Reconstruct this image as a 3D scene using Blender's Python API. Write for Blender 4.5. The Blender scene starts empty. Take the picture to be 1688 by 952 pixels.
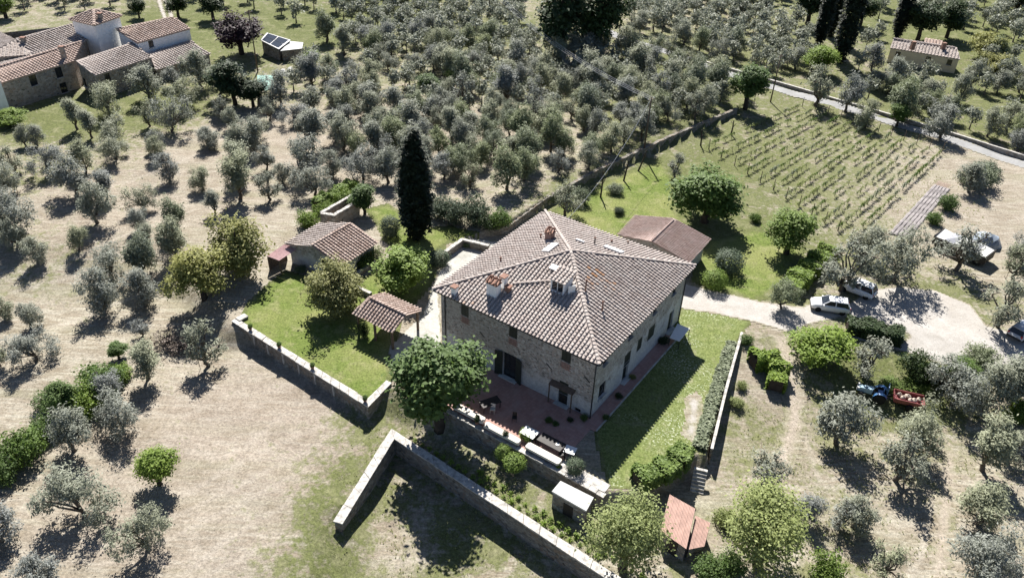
import bpy, bmesh, math, random
import numpy as np
from mathutils import Vector, Matrix
random.seed(7); RNG = np.random.default_rng(11)
scn = bpy.context.scene
COL = scn.collection
rad = math.radians

# ------------------------------------------------------------------ camera
F_PX, CAM_H = 1297.66, 50.5628                 # focal length in photo pixels, drone height above the terrace
CR = np.array([0.99924853, 0.02204223, 0.03188273])
CU = np.array([-0.0387604, 0.56825174, 0.82194136])
CF = np.array([0.0, 0.82255948, -0.56867908])
cam_d = bpy.data.cameras.new('camera'); cam = bpy.data.objects.new('camera', cam_d); COL.objects.link(cam)
cam.matrix_world = Matrix(((CR[0], CU[0], -CF[0], 0), (CR[1], CU[1], -CF[1], 0), (CR[2], CU[2], -CF[2], CAM_H), (0, 0, 0, 1)))
cam_d.sensor_width = 36; cam_d.lens = 36 * F_PX / 1688; cam_d.clip_start = 1; cam_d.clip_end = 6000
scn.camera = cam
# ------------------------------------------------------------------ light
SUN_ELEV, SHADOW_AZ = rad(46), rad(-82.5)       # shadows fall towards the camera
world = bpy.data.worlds.new('World'); scn.world = world; world.use_nodes = True
wn = world.node_tree
sky = wn.nodes.new('ShaderNodeTexSky'); sky.sky_type = 'NISHITA'; sky.sun_disc = False
sky.sun_elevation = SUN_ELEV; sky.altitude = 250; sky.air_density = .55; sky.dust_density = .4
sd = Vector((-math.cos(SHADOW_AZ) * math.cos(SUN_ELEV), -math.sin(SHADOW_AZ) * math.cos(SUN_ELEV), math.sin(SUN_ELEV)))  # towards the sun
sky.sun_rotation = math.atan2(sd.x, sd.y)
bg = wn.nodes['Background']; bg.inputs['Strength'].default_value = 0.062
wn.links.new(sky.outputs[0], bg.inputs[0])
sun_d = bpy.data.lights.new('sun', 'SUN'); sun_d.energy = 5.0; sun_d.angle = rad(0.53); sun_d.color = (1, 0.96, 0.91)
sun = bpy.data.objects.new('sun', sun_d); COL.objects.link(sun); sun.location = (0, 0, 120)
sun.rotation_euler = sd.to_track_quat('Z', 'Y').to_euler()
scn.view_settings.view_transform = 'Standard'; scn.view_settings.look = 'None'
scn.view_settings.exposure = 1.25; scn.view_settings.gamma = 1.0
scn.cycles.use_denoising = True
scn.cycles.max_bounces = 6; scn.cycles.diffuse_bounces = 2; scn.cycles.transparent_max_bounces = 6

# ------------------------------------------------------------------ geometry of the place
UA = np.array([math.cos(-0.592838), math.sin(-0.592838), 0.0])   # along the terrace front of the house
UB = np.array([-UA[1], UA[0], 0.0])                              # into the depth of the house
HC = np.array([5.5669, 65.4682, 0.0])                            # centre of the house
def W(u, v, z=0.0): return HC + u * UA + v * UB + np.array([0, 0, z])
CAMP = np.array([0, 0, CAM_H])
def ray(px, py): return CF + (px - 844) / F_PX * CR - (py - 476) / F_PX * CU
def GZ(px, py, z=0.0):
    d = ray(px, py); return CAMP + d * ((z - CAM_H) / d[2])
def on_plane(px, py, P0, n):
    d = ray(px, py); return CAMP + d * (np.dot(np.asarray(P0) - CAMP, n) / np.dot(d, n))
def ppm(P): return F_PX / np.dot(np.asarray(P) - CAMP, CF)       # photo pixels per metre at a place
def poly_px(pts, z=0.0): return np.array([GZ(x, y, z)[:2] for x, y in pts])
def inside(P, X, Y):
    r = np.zeros(np.shape(X), bool); n = len(P)
    for i in range(n):
        x0, y0 = P[i]; x1, y1 = P[(i + 1) % n]
        if y0 == y1: continue
        c = ((y0 > Y) != (y1 > Y)) & (X < (x1 - x0) * (Y - y0) / (y1 - y0) + x0)
        r ^= c
    return r
def seg_dist(P0, P1, X, Y):
    dx, dy = P1[0] - P0[0], P1[1] - P0[1]; L = dx * dx + dy * dy + 1e-9
    t = np.clip(((X - P0[0]) * dx + (Y - P0[1]) * dy) / L, 0, 1)
    return np.hypot(X - P0[0] - t * dx, Y - P0[1] - t * dy)
def sstep(t): t = np.clip(t, 0, 1); return t * t * (3 - 2 * t)
LOW, MEADOW = -1.5, -3.4
def w2(*a): return tuple(W(*a)[:2])
G0 = lambda x, y, z=0: tuple(GZ(x, y, z)[:2])
# house plateau: corners with the width over which the ground falls away past the edge that starts there
PLATEAU = [(G0(388, 532), .12), (G0(606, 668), .12), (G0(641, 632), 3.0), (w2(-3.2, -16.25), .12), (w2(14.3, -16.25), .3),
           (G0(1050, 812), .3), (G0(1143, 752), .15), (G0(1165, 752), .12), (G0(1222, 553), 2.5), ((40, 74), 2.5), ((75, 70), 4.0), ((75, 110), 4.), ((-42, 110), 4), ((-36, 74), 3)]
MEADOW_P = [(G0(557, 865, LOW), 2.5), ((-14.5, 15), 2.5), ((40, 12), 1.0), (G0(1100, 1015, LOW), .12), (G0(648, 718, LOW), .12)]
UPPER = [G0(760, 395), G0(830, 383), G0(899, 340), G0(985, 292), G0(1100, 238), G0(1212, 190), (60, 175), (60, 260), (-60, 260), (-32, 120)]
def blend(polyw, X, Y):
    P = [q for q, _ in polyw]; ins = inside(P, X, Y); m = np.zeros(np.shape(X)); n = len(P)
    for i in range(n):
        d = seg_dist(P[i], P[(i + 1) % n], X, Y); w = polyw[i][1]
        m = np.maximum(m, 1 - sstep(d / w))
    return np.where(ins, 1.0, m)
def hgt(X, Y):
    X = np.asarray(X, float); Y = np.asarray(Y, float)
    right = sstep((X - 5) / 15)
    lo = LOW * ((1 - right) * sstep((82 - Y) / 12) + right * sstep((70 - Y) / 20))
    P = blend(PLATEAU, X, Y)
    z = lo * (1 - P)
    M = blend(MEADOW_P, X, Y)
    z = z + (MEADOW - LOW) * M * sstep((X + 16) / 6)
    ins = inside(UPPER, X, Y); d = np.full(np.shape(X), 1e9)
    for i in range(5): d = np.minimum(d, seg_dist(UPPER[i], UPPER[i + 1], X, Y))
    up = np.where(ins, 1.0, 1 - sstep(d / .15)) * sstep((X + 8) / 8) * sstep((40 - X) / 10) * np.where(Y < 150, 1, np.exp(-(Y - 150) / 30))
    z = z + 1.2 * up
    # gentle unevenness away from the built parts
    und = .18 * np.sin(X * .21 + 1.3 * np.sin(Y * .13)) * np.sin(Y * .17 + .8) + .08 * np.sin(X * .63 + Y * .41) * np.sin(Y * .55 - X * .2)
    return z + und * (1 - P) * (1 - up) * sstep((np.hypot(X - HC[0], Y - HC[1]) - 22) / 8)
def GT(px, py):
    z = 0.0
    for _ in range(8):
        P = GZ(px, py, z); z = .5 * z + .5 * float(hgt(P[0], P[1]))
    P = GZ(px, py, z); return np.array([P[0], P[1], float(hgt(P[0], P[1]))])

# ------------------------------------------------------------------ object helpers
def tag(o, label=None, cat=None, group=None, kind=None):
    if label: o['label'] = label
    if cat: o['category'] = cat
    if group: o['group'] = group
    if kind: o['kind'] = kind
    return o
def thing(name, loc, label, cat, group=None, rz=0.0, sc=1.0):
    o = bpy.data.objects.new(name, None); COL.objects.link(o); o.empty_display_size = .3
    o.location = loc; o.rotation_euler = (0, 0, rz); o.scale = (sc, sc, sc) if not hasattr(sc, '__len__') else sc
    return tag(o, label, cat, group)
def put(name, me, parent=None, loc=(0, 0, 0), rot=(0, 0, 0)):
    o = bpy.data.objects.new(name, me); COL.objects.link(o); o.parent = parent; o.location = loc; o.rotation_euler = rot
    return o
def dup(root, loc, rz=0.0, sc=1.0, label=None, group=None):
    r = root.copy(); COL.objects.link(r); r.location = loc; r.rotation_euler = (0, 0, rz)
    r.scale = (sc, sc, sc) if not hasattr(sc, '__len__') else sc
    if label: r['label'] = label
    if group: r['group'] = group
    for ch in root.children:
        c = ch.copy(); COL.objects.link(c); c.parent = r
        for g in ch.children:
            d = g.copy(); COL.objects.link(d); d.parent = c
    return r
class MB:
    """collects shapes into one mesh"""
    def __init__(s, o=(0, 0, 0)): s.v = []; s.f = []; s.t = []; s.o = np.asarray(o, float); s.tone = .5
    def add(s, vs, fs):
        n = len(s.v); s.v += [tuple(np.asarray(p, float) - s.o) for p in vs]; s.t += [s.tone] * len(vs)
        s.f += [tuple(i + n for i in f) for f in fs]; return s
    def quad(s, *p): return s.add(p, [tuple(range(len(p)))])
    def hexa(s, b, t):   # bottom and top rings
        n = len(b); fs = [tuple(range(n - 1, -1, -1)), tuple(range(n, 2 * n))]
        fs += [(i, (i + 1) % n, n + (i + 1) % n, n + i) for i in range(n)]
        return s.add(list(b) + list(t), fs)
    def box(s, c, size, ax=None, ay=None, az=None):
        c = np.asarray(c, float); ax = np.array([1., 0, 0]) if ax is None else np.asarray(ax, float)
        az = np.array([0, 0, 1.]) if az is None else np.asarray(az, float)
        ay = np.cross(az, ax) if ay is None else np.asarray(ay, float)
        hx, hy, hz = [k / 2 for k in size]
        q = [c + sx * hx * ax + sy * hy * ay for sx, sy in ((-1, -1), (1, -1), (1, 1), (-1, 1))]
        return s.hexa([p - hz * az for p in q], [p + hz * az for p in q])
    def tube(s, path, radii, n=8, cap=True):
        path = [np.asarray(p, float) for p in path]; rings = []
        if not hasattr(radii, '__len__'): radii = [radii] * len(path)
        base = len(s.v); vs = []; up = None
        for i, p in enumerate(path):
            d = path[min(i + 1, len(path) - 1)] - path[max(i - 1, 0)]; d = d / (np.linalg.norm(d) + 1e-9)
            r0 = np.array([0, 0, 1.]) if abs(d[2]) < .9 else np.array([1., 0, 0])
            if up is not None: r0 = up
            x = np.cross(d, r0); x /= np.linalg.norm(x) + 1e-9; y = np.cross(x, d); up = y
            for k in range(n):
                a = 2 * math.pi * k / n; vs.append(p + radii[i] * (math.cos(a) * x + math.sin(a) * y))
        fs = []
        for i in range(len(path) - 1):
            for k in range(n): fs.append((i * n + k, i * n + (k + 1) % n, (i + 1) * n + (k + 1) % n, (i + 1) * n + k))
        if cap: fs += [tuple(range(n - 1, -1, -1)), tuple((len(path) - 1) * n + k for k in range(n))]
        return s.add(vs, fs)
    def lathe(s, c, prof, n=12, axis=2):
        c = np.asarray(c, float); vs = []
        for r, z in prof:
            for k in range(n):
                a = 2 * math.pi * k / n; q = (r * math.cos(a), r * math.sin(a), z)
                vs.append(c + np.array(q if axis == 2 else (q[0], q[2], q[1])))
        fs = [(i * n + k, i * n + (k + 1) % n, (i + 1) * n + (k + 1) % n, (i + 1) * n + k) for i in range(len(prof) - 1) for k in range(n)]
        fs += [tuple(range(n - 1, -1, -1)), tuple((len(prof) - 1) * n + k for k in range(n))]
        return s.add(vs, fs)
    def mesh(s, name, mat, smooth=False):
        me = bpy.data.meshes.new(name); me.from_pydata(s.v, [], s.f)
        a = me.attributes.new('tone', 'FLOAT', 'POINT'); a.data.foreach_set('value', np.array(s.t, np.float32))
        me.materials.append(mat)
        if smooth: me.polygons.foreach_set('use_smooth', [True] * len(me.polygons))
        me.validate(); me.update(); return me
    def build(s, name, mat, parent=None, smooth=False, bevel=0.0, local=False):
        me = s.mesh(name, mat, smooth)
        if bevel:
            bm = bmesh.new(); bm.from_mesh(me)
            bmesh.ops.bevel(bm, geom=bm.edges[:], offset=bevel, segments=2, affect='EDGES', profile=.6, clamp_overlap=True)
            bm.to_mesh(me); bm.free()
        o = put(name, me, parent)
        if not local:
            w = np.zeros(3); q = parent
            while q is not None: w += np.array(q.location); q = q.parent
            o.location = s.o - w
        return o

# ------------------------------------------------------------------ materials
class NT:
    def __init__(s, m): s.t = m.node_tree; s.n = s.t.nodes; s.l = s.t.links
    def new(s, typ, ins=None, **kw):
        n = s.n.new(typ)
        for k, v in kw.items(): setattr(n, k, v)
        for k, v in (ins or {}).items(): s.set(n.inputs[k], v)
        return n
    def set(s, sock, v):
        if isinstance(v, bpy.types.NodeSocket): s.l.new(v, sock)
        elif hasattr(v, '__len__') and len(v) == 3 and sock.type == 'RGBA': sock.default_value = (*v, 1)
        else: sock.default_value = v
    def math(s, op, a, b=0.0, clamp=False):
        n = s.n.new('ShaderNodeMath'); n.operation = op; n.use_clamp = clamp; s.set(n.inputs[0], a); s.set(n.inputs[1], b); return n.outputs[0]
    def mix(s, f, a, b, blend='MIX'):
        n = s.n.new('ShaderNodeMix'); n.data_type = 'RGBA'; n.blend_type = blend
        s.set(n.inputs[0], f); s.set(n.inputs[6], a); s.set(n.inputs[7], b); return n.outputs[2]
    def noise(s, vec, scale, detail=3, rough=.55, dist=0.0):
        n = s.new('ShaderNodeTexNoise', {'Scale': scale, 'Detail': detail, 'Roughness': rough, 'Distortion': dist}); s.set(n.inputs['Vector'], vec); return n.outputs[0]
    def ramp(s, f, stops):
        n = s.n.new('ShaderNodeValToRGB'); e = n.color_ramp.elements
        while len(e) < len(stops): e.new(.5)
        for el, (p, c) in zip(e, stops): el.position = p; el.color = (*c, 1) if hasattr(c, '__len__') else (c, c, c, 1)
        s.set(n.inputs[0], f); return n.outputs[0]
    def rng(s, v, a, b, c=0.0, d=1.0):
        n = s.new('ShaderNodeMapRange', {0: v, 1: a, 2: b, 3: c, 4: d}); n.clamp = True; return n.outputs[0]
    def attr(s, name): return s.new('ShaderNodeAttribute', attribute_name=name).outputs['Fac']
    def pos(s): return s.new('ShaderNodeNewGeometry').outputs['Position']
    def obj(s): return s.new('ShaderNodeTexCoord').outputs['Object']
    def bump(s, h, strength=.4, dist=.05):
        return s.new('ShaderNodeBump', {'Strength': strength, 'Distance': dist, 'Height': h}).outputs[0]
def mk(name, rough=.8, spec=.3, metal=0.0):
    m = bpy.data.materials.new(name); m.use_nodes = True; t = NT(m); b = t.n['Principled BSDF']
    b.inputs['Roughness'].default_value = rough; b.inputs['Specular IOR Level'].default_value = spec; b.inputs['Metallic'].default_value = metal
    t.b = b; return m, t
def plain(name, col, rough=.7, spec=.3, metal=0.0, var=.25, scale=3.0, bump=.0):
    m, t = mk(name, rough, spec, metal); p = t.obj(); n = t.noise(p, scale, 5, .65)
    c = t.mix(t.rng(n, .3, .7), tuple(k * (1 - var) for k in col), tuple(min(1, k * (1 + var * .6)) for k in col))
    t.set(t.b.inputs['Base Color'], c)
    if bump: t.set(t.b.inputs['Normal'], t.bump(t.noise(p, scale * 6, 4), bump, .03))
    return m

def ground_group():
    g = bpy.data.node_groups.new('dry_ground', 'ShaderNodeTree')
    g.interface.new_socket('Green', in_out='INPUT', socket_type='NodeSocketFloat')
    g.interface.new_socket('Dirt', in_out='INPUT', socket_type='NodeSocketFloat')
    g.interface.new_socket('Straw', in_out='INPUT', socket_type='NodeSocketFloat')
    g.interface.new_socket('Color', in_out='OUTPUT', socket_type='NodeSocketColor')
    g.interface.new_socket('Height', in_out='OUTPUT', socket_type='NodeSocketFloat')
    class M: node_tree = g
    t = NT(M); gi = t.n.new('NodeGroupInput'); go = t.n.new('NodeGroupOutput'); p = t.pos()
    big = t.noise(p, .07, 4, .6); mid = t.noise(p, .45, 5, .65, .4); fine = t.noise(p, 1.7, 6, .72); tiny = t.noise(p, 4.5, 5, .8)
    mp = t.new('ShaderNodeMapping', {'Rotation': (0, 0, .55), 'Scale': (.22, 1.5, 1)}); t.set(mp.inputs['Vector'], p)
    streak = t.noise(mp.outputs[0], 1.7, 5, .7, .5)
    mp2 = t.new('ShaderNodeMapping', {'Rotation': (0, 0, .5), 'Scale': (.05, 1.0, 1)}); t.set(mp2.inputs['Vector'], p)
    row = t.noise(mp2.outputs[0], .42, 3, .5, .3)
    c = t.mix(t.rng(mid, .32, .68), (.255, .217, .148), (.40, .355, .268))
    c = t.mix(t.rng(streak, .46, .62), c, (.475, .445, .345))
    c = t.mix(t.math('MULTIPLY', t.rng(fine, .55, .72), .5), c, (.155, .125, .095))
    c = t.mix(t.math('MULTIPLY', t.rng(row, .5, .62), t.rng(big, .42, .6, .08, .5)), c, (.225, .24, .115))
    c = t.mix(t.math('MULTIPLY', gi.outputs['Straw'], t.rng(fine, .35, .6, .25, 1)), c, (.52, .48, .385))
    soil = t.mix(t.rng(mid, .35, .65), (.29, .238, .185), (.41, .35, .287))
    c = t.mix(gi.outputs['Dirt'], c, soil)
    # living grass
    gn = t.math('ADD', t.math('MULTIPLY', t.math('SUBTRACT', mid, .5), 1.1), t.math('MULTIPLY', t.math('SUBTRACT', fine, .5), .9))
    gf = t.rng(t.math('ADD', gi.outputs['Green'], gn), .38, .62)
    gc = t.mix(t.rng(fine, .3, .7), (.085, .105, .032), (.19, .205, .08))
    gc = t.mix(t.rng(mid, .5, .75), gc, (.275, .265, .15))
    gf = t.math('MULTIPLY', gf, t.rng(gi.outputs['Green'], .0, .2))
    c = t.mix(gf, c, gc)
    tg = t.rng(tiny, .34, .66, .46, 1.02)
    tc = t.new('ShaderNodeCombineColor', {0: tg, 1: tg, 2: t.math('MULTIPLY', tg, 1.04)}).outputs[0]
    c = t.mix(1.0, c, tc, 'MULTIPLY')
    t.l.new(c, go.inputs[0])
    t.l.new(t.math('ADD', t.math('MULTIPLY', fine, .7), t.math('MULTIPLY', tiny, .6)), go.inputs[1])
    return g
GG = ground_group()
def ground_mat():
    m, t = mk('dry_grass_ground', .95, .1)
    g = t.new('ShaderNodeGroup', node_tree=GG); t.set(g.inputs[0], t.attr('green')); t.set(g.inputs[1], t.attr('dirt')); t.set(g.inputs[2], t.attr('straw'))
    t.set(t.b.inputs['Base Color'], g.outputs[0]); t.set(t.b.inputs['Normal'], t.bump(g.outputs[1], .9, .12)); return m
def sheet_mat(name, kind):
    m, t = mk(name, .95, .1); p = t.pos()
    g = t.new('ShaderNodeGroup', node_tree=GG); t.set(g.inputs[0], .8 if 'lawn' in kind else .4); t.set(g.inputs[1], .1)
    mid = t.noise(p, .6, 5, .65, .3); fine = t.noise(p, 2.0, 6, .72); tiny = t.noise(p, 5.0, 5, .8); big = t.noise(p, .13, 3)
    if kind == 'lawn':
        c = t.mix(t.rng(fine, .3, .7), (.068, .1, .02), (.15, .188, .05))
        c = t.mix(t.math('MULTIPLY', t.rng(big, .44, .6), .65), c, (.20, .205, .08))
        c = t.mix(t.math('MULTIPLY', t.rng(mid, .5, .68), .7), c, (.225, .22, .11)); e = (.3, .8)
    elif kind == 'flower_lawn':
        c = t.mix(t.rng(fine, .3, .7), (.085, .115, .03), (.19, .215, .08))
        c = t.mix(t.math('MULTIPLY', t.rng(tiny, .55, .66), t.rng(big, .42, .55)), c, (.50, .50, .46))
        c = t.mix(t.math('MULTIPLY', t.rng(mid, .55, .72), .6), c, (.25, .235, .155)); e = (.3, .8)
    elif kind == 'gravel':
        c = t.mix(t.rng(mid, .3, .7), (.31, .29, .26), (.42, .40, .37))
        c = t.mix(t.math('MULTIPLY', t.rng(big, .5, .7), .5), c, (.32, .29, .25)); e = (.25, .6)
    elif kind == 'concrete':
        c = t.mix(t.rng(mid, .3, .7), (.30, .295, .265), (.45, .44, .40))
        c = t.mix(t.math('MULTIPLY', t.rng(fine, .55, .7), .5), c, (.20, .20, .15)); e = (.05, .3)
    elif kind == 'road':
        c = t.mix(t.rng(mid, .3, .7), (.22, .22, .215), (.31, .31, .305)); e = (.1, .4)
    elif kind == 'track':
        c = t.mix(t.rng(mid, .3, .7), (.27, .23, .18), (.37, .325, .27)); e = (.2, .8)
    else:
        c = t.mix(t.rng(mid, .3, .7), (.19, .145, .115), (.28, .225, .185)); e = (.2, .8)
    k = {'gravel': (.85, 1.12), 'concrete': (.8, 1.15), 'road': (.85, 1.1)}.get(kind, (.55, 1.4))
    tg = t.rng(tiny, .34, .66, *k); c = t.mix(1.0, c, t.new('ShaderNodeCombineColor', {0: tg, 1: tg, 2: tg}).outputs[0], 'MULTIPLY')
    ed = t.math('ADD', t.attr('edge'), t.math('MULTIPLY', t.math('SUBTRACT', t.noise(p, 1.1, 5, .7), .5), 1.3))
    c = t.mix(t.rng(ed, *e), g.outputs[0], c)
    t.set(t.b.inputs['Base Color'], c); t.set(t.b.inputs['Normal'], t.bump(t.math('ADD', fine, tiny), .7 if kind not in ('concrete', 'road') else .25, .06)); return m
def stone_mat(name, c0, c1, c2, mortar, scale=3.6, plaster=None, hi=3.0):
    m, t = mk(name, .92, .15); p = t.pos()
    wp = t.new('ShaderNodeMapping', {'Scale': (1, 1, 1.5)}); t.set(wp.inputs['Vector'], p)
    nz = t.new('ShaderNodeTexNoise', {'Scale': 2.0, 'Detail': 3}); t.set(nz.inputs['Vector'], p)
    vv = t.new('ShaderNodeVectorMath', {0: wp.outputs[0]}, operation='ADD')
    sc = t.new('ShaderNodeVectorMath', {0: nz.outputs['Color'], 'Scale': .18}, operation='SCALE'); t.l.new(sc.outputs[0], vv.inputs[1])
    v = t.new('ShaderNodeTexVoronoi', {'Scale': scale, 'Vector': vv.outputs[0]}); e = t.new('ShaderNodeTexVoronoi', {'Scale': scale, 'Vector': vv.outputs[0]}, feature='DISTANCE_TO_EDGE')
    sp = t.new('ShaderNodeSeparateColor', {0: v.outputs['Color']})
    c = t.mix(sp.outputs[0], c0, c1); c = t.mix(t.rng(sp.outputs[1], .72, .8), c, c2); c = t.mix(t.math('MULTIPLY', t.rng(sp.outputs[2], .8, .9), .7), c, tuple(k * .4 for k in c0))
    ed = t.rng(e.outputs['Distance'], .02, .09)
    c = t.mix(ed, mortar, c)
    big = t.noise(p, .35, 4, .6)
    c = t.mix(t.rng(big, .45, .7, 0, .45), c, tuple(k * .6 for k in c1))
    if plaster:
        z = t.new('ShaderNodeSeparateXYZ', {0: p}).outputs[2]
        f = t.math('ADD', t.rng(z, 0.2, hi, 1, 0), t.math('MULTIPLY', t.math('SUBTRACT', t.noise(p, .9, 5, .6), .5), 1.6))
        c = t.mix(t.math('MULTIPLY', t.rng(f, .42, .6), .75), c, t.mix(t.rng(t.noise(p, 4, 4), .35, .65), tuple(k * .75 for k in plaster), plaster))
    t.set(t.b.inputs['Base Color'], c); t.set(t.b.inputs['Normal'], t.bump(t.math('ADD', t.rng(e.outputs['Distance'], 0, .15), t.math('MULTIPLY', t.noise(p, 14, 3), .5)), .8, .05)); return m
def tile_mat(name, ca, cb, lich, orange=(.36, .19, .09)):
    m, t = mk(name, .9, .2); p = t.pos(); a = t.attr('tone')
    c = t.mix(t.rng(a, 0, 1), ca, cb)
    c = t.mix(t.rng(t.noise(p, .9, 5, .7), .45, .7, 0, .6), c, lich)
    c = t.mix(t.rng(t.noise(p, 9, 4, .7), .5, .7, 0, .4), c, tuple(k * .55 for k in ca))
    c = t.mix(t.rng(a, 1.2, 2.0), c, orange)
    t.set(t.b.inputs['Base Color'], c); t.set(t.b.inputs['Normal'], t.bump(t.noise(p, 25, 3), .3, .02)); return m
def leaf_mat(name, dark, light, trans=.25, hue=.5, tcol=None):
    m, t = mk(name, .62, .25); a = t.attr('tone'); r = t.new('ShaderNodeObjectInfo').outputs['Random']
    c = t.mix(t.rng(a, 0, 1), dark, light)
    k = t.rng(r, 0, 1, .88, 1.12); c = t.mix(1.0, c, t.new('ShaderNodeCombineColor', {0: k, 1: k, 2: t.rng(r, 0, 1, 1.08, .9)}).outputs[0], 'MULTIPLY')
    t.set(t.b.inputs['Base Color'], c)
    tr = t.new('ShaderNodeBsdfTranslucent'); t.set(tr.inputs[0], t.mix(.5, c, tcol or light)); mx = t.new('ShaderNodeMixShader', {0: trans})
    t.l.new(t.b.outputs[0], mx.inputs[1]); t.l.new(tr.outputs[0], mx.inputs[2]); t.l.new(mx.outputs[0], t.n['Material Output'].inputs[0]); return m
M = {}
M['ground'] = ground_mat()
for k in ('lawn', 'flower_lawn', 'gravel', 'concrete', 'road', 'soil', 'track'): M[k] = sheet_mat(k, k)
M['stone'] = stone_mat('rubble_stone', (.215, .20, .185), (.52, .495, .465), (.36, .30, .26), (.44, .42, .395), 4.4, (.66, .65, .64), 3.6)
M['stone_right'] = stone_mat('plaster_flaked_stone', (.26, .24, .22), (.54, .51, .475), (.38, .33, .29), (.48, .455, .425), 4.4, (.70, .69, .68), 6.2)
M['stone_dark'] = stone_mat('garden_stone', (.14, .13, .115), (.32, .30, .265), (.22, .17, .13), (.22, .20, .17), 3.0)
M['stone_villa'] = stone_mat('villa_stone', (.20, .175, .145), (.40, .36, .31), (.28, .22, .17), (.33, .30, .26), 2.2)
M['coping'] = plain('pale_coping_stone', (.45, .43, .395), .9, .15, 0, .55, 2.2, .5)
M['tile'] = tile_mat('old_roof_tile', (.30, .25, .222), (.44, .385, .35), (.385, .36, .33))
M['tile_pink'] = tile_mat('brown_roof_tile', (.26, .185, .16), (.41, .315, .28), (.34, .29, .265))
M['tile_loggia'] = tile_mat('red_roof_tile', (.25, .18, .145), (.44, .345, .295), (.38, .325, .285))
M['tile_villa'] = tile_mat('weathered_villa_tile', (.24, .20, .175), (.42, .365, .33), (.37, .34, .31))
M['plaster'] = plain('white_plaster', (.78, .775, .76), .9, .2, 0, .12, 1.2, .1)
M['cream'] = plain('cream_plaster', (.62, .53, .38), .9, .2, 0, .15, 1.2, .1)
M['brick'] = plain('exposed_brick', (.27, .175, .15), .9, .2, 0, .35, 4, .3)
M['shutter'] = plain('dark_green_shutter', (.022, .028, .024), .6, .3, 0, .3, 5)
M['wood'] = plain('weathered_wood', (.13, .095, .07), .8, .2, 0, .35, 4, .3)
M['dark_wood'] = plain('dark_wood', (.03, .025, .022), .6, .3, 0, .3, 4)
M['iron'] = plain('dark_iron', (.04, .038, .037), .5, .4, .3, .3, 4)
M['zinc'] = plain('grey_metal', (.42, .42, .43), .45, .5, .6, .2, 3)
M['terracotta'] = plain('terracotta', (.24, .14, .105), .85, .2, 0, .25, 5)
M['paving'] = None
M['cloth'] = plain('cream_tablecloth', (.55, .52, .46), .9, .1, 0, .12, 3)
M['white'] = plain('white_paint', (.70, .70, .69), .5, .3, 0, .06, 3)
M['concrete_slab'] = plain('concrete_slab', (.50, .50, .48), .9, .15, 0, .25, 1.6, .2)
M['rust'] = plain('red_sheet_roof', (.43, .285, .235), .75, .25, 0, .22, 1.4, .1)
M['pinksheet'] = plain('pink_corrugated_sheet', (.47, .31, .31), .6, .3, 0, .25, 1.5)
M['soilclod'] = plain('tilled_soil', (.30, .22, .17), .95, .1, 0, .3, 3, .6)
M['glass'] = mk('window_glass', .08, .6)[0]; M['glass'].node_tree.nodes['Principled BSDF'].inputs['Base Color'].default_value = (.02, .024, .028, 1)
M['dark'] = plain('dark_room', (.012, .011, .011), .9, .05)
M['bark'] = plain('grey_bark', (.125, .105, .085), .95, .1, 0, .4, 3, .6)
M['bark_dark'] = plain('dark_bark', (.06, .05, .04), .95, .1, 0, .4, 3, .6)
def paving_mat():
    m, t = mk('cotto_paving', .8, .25); p = t.pos()
    mp = t.new('ShaderNodeMapping', {'Rotation': (0, 0, .5928)}); t.set(mp.inputs['Vector'], p)
    br = t.new('ShaderNodeTexBrick', {'Scale': 1.0, 'Mortar Size': .012, 'Brick Width': .3, 'Row Height': .3, 'Color1': (.33, .185, .155, 1), 'Color2': (.41, .245, .205, 1), 'Mortar': (.25, .17, .15, 1)}); br.offset = 0
    t.set(br.inputs['Vector'], mp.outputs[0])
    c = t.mix(t.rng(t.noise(p, .8, 5, .65), .45, .7, 0, .6), br.outputs[0], (.40, .29, .25)); t.set(t.b.inputs['Base Color'], c); return m
M['paving'] = paving_mat()
# foliage: (dark, light)
M['olive'] = leaf_mat('olive_leaves', (.15, .163, .118), (.37, .388, .31), .3, tcol=(.2, .22, .14))
M['olive_g'] = leaf_mat('green_olive_leaves', (.11, .138, .07), (.275, .305, .19), .25, tcol=(.16, .2, .08))
M['broad'] = leaf_mat('broad_leaves', (.045, .08, .02), (.14, .21, .06), .3, tcol=(.16, .26, .04))
M['bright'] = leaf_mat('bright_leaves', (.09, .14, .022), (.25, .34, .07), .35, tcol=(.26, .38, .05))
M['pale'] = leaf_mat('pale_leaves', (.12, .15, .055), (.32, .36, .165), .35, tcol=(.28, .33, .10))
M['yellow'] = leaf_mat('yellow_green_leaves', (.12, .13, .035), (.35, .345, .12), .3, tcol=(.30, .32, .06))
M['dark_leaf'] = leaf_mat('dark_leaves', (.018, .034, .012), (.055, .085, .03), .2, tcol=(.05, .09, .02))
M['cypress'] = leaf_mat('cypress_leaves', (.010, .016, .008), (.028, .038, .018), .05)
M['laurel'] = leaf_mat('laurel_leaves', (.045, .07, .035), (.15, .19, .11), .2)
M['purple'] = leaf_mat('purple_leaves', (.016, .009, .014), (.05, .028, .04), .15, tcol=(.08, .02, .05))
M['hedge'] = leaf_mat('hedge_leaves', (.075, .125, .022), (.22, .30, .06), .3, tcol=(.2, .32, .05))
M['dry'] = leaf_mat('dry_twigs', (.12, .095, .07), (.25, .20, .15), .1)
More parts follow.
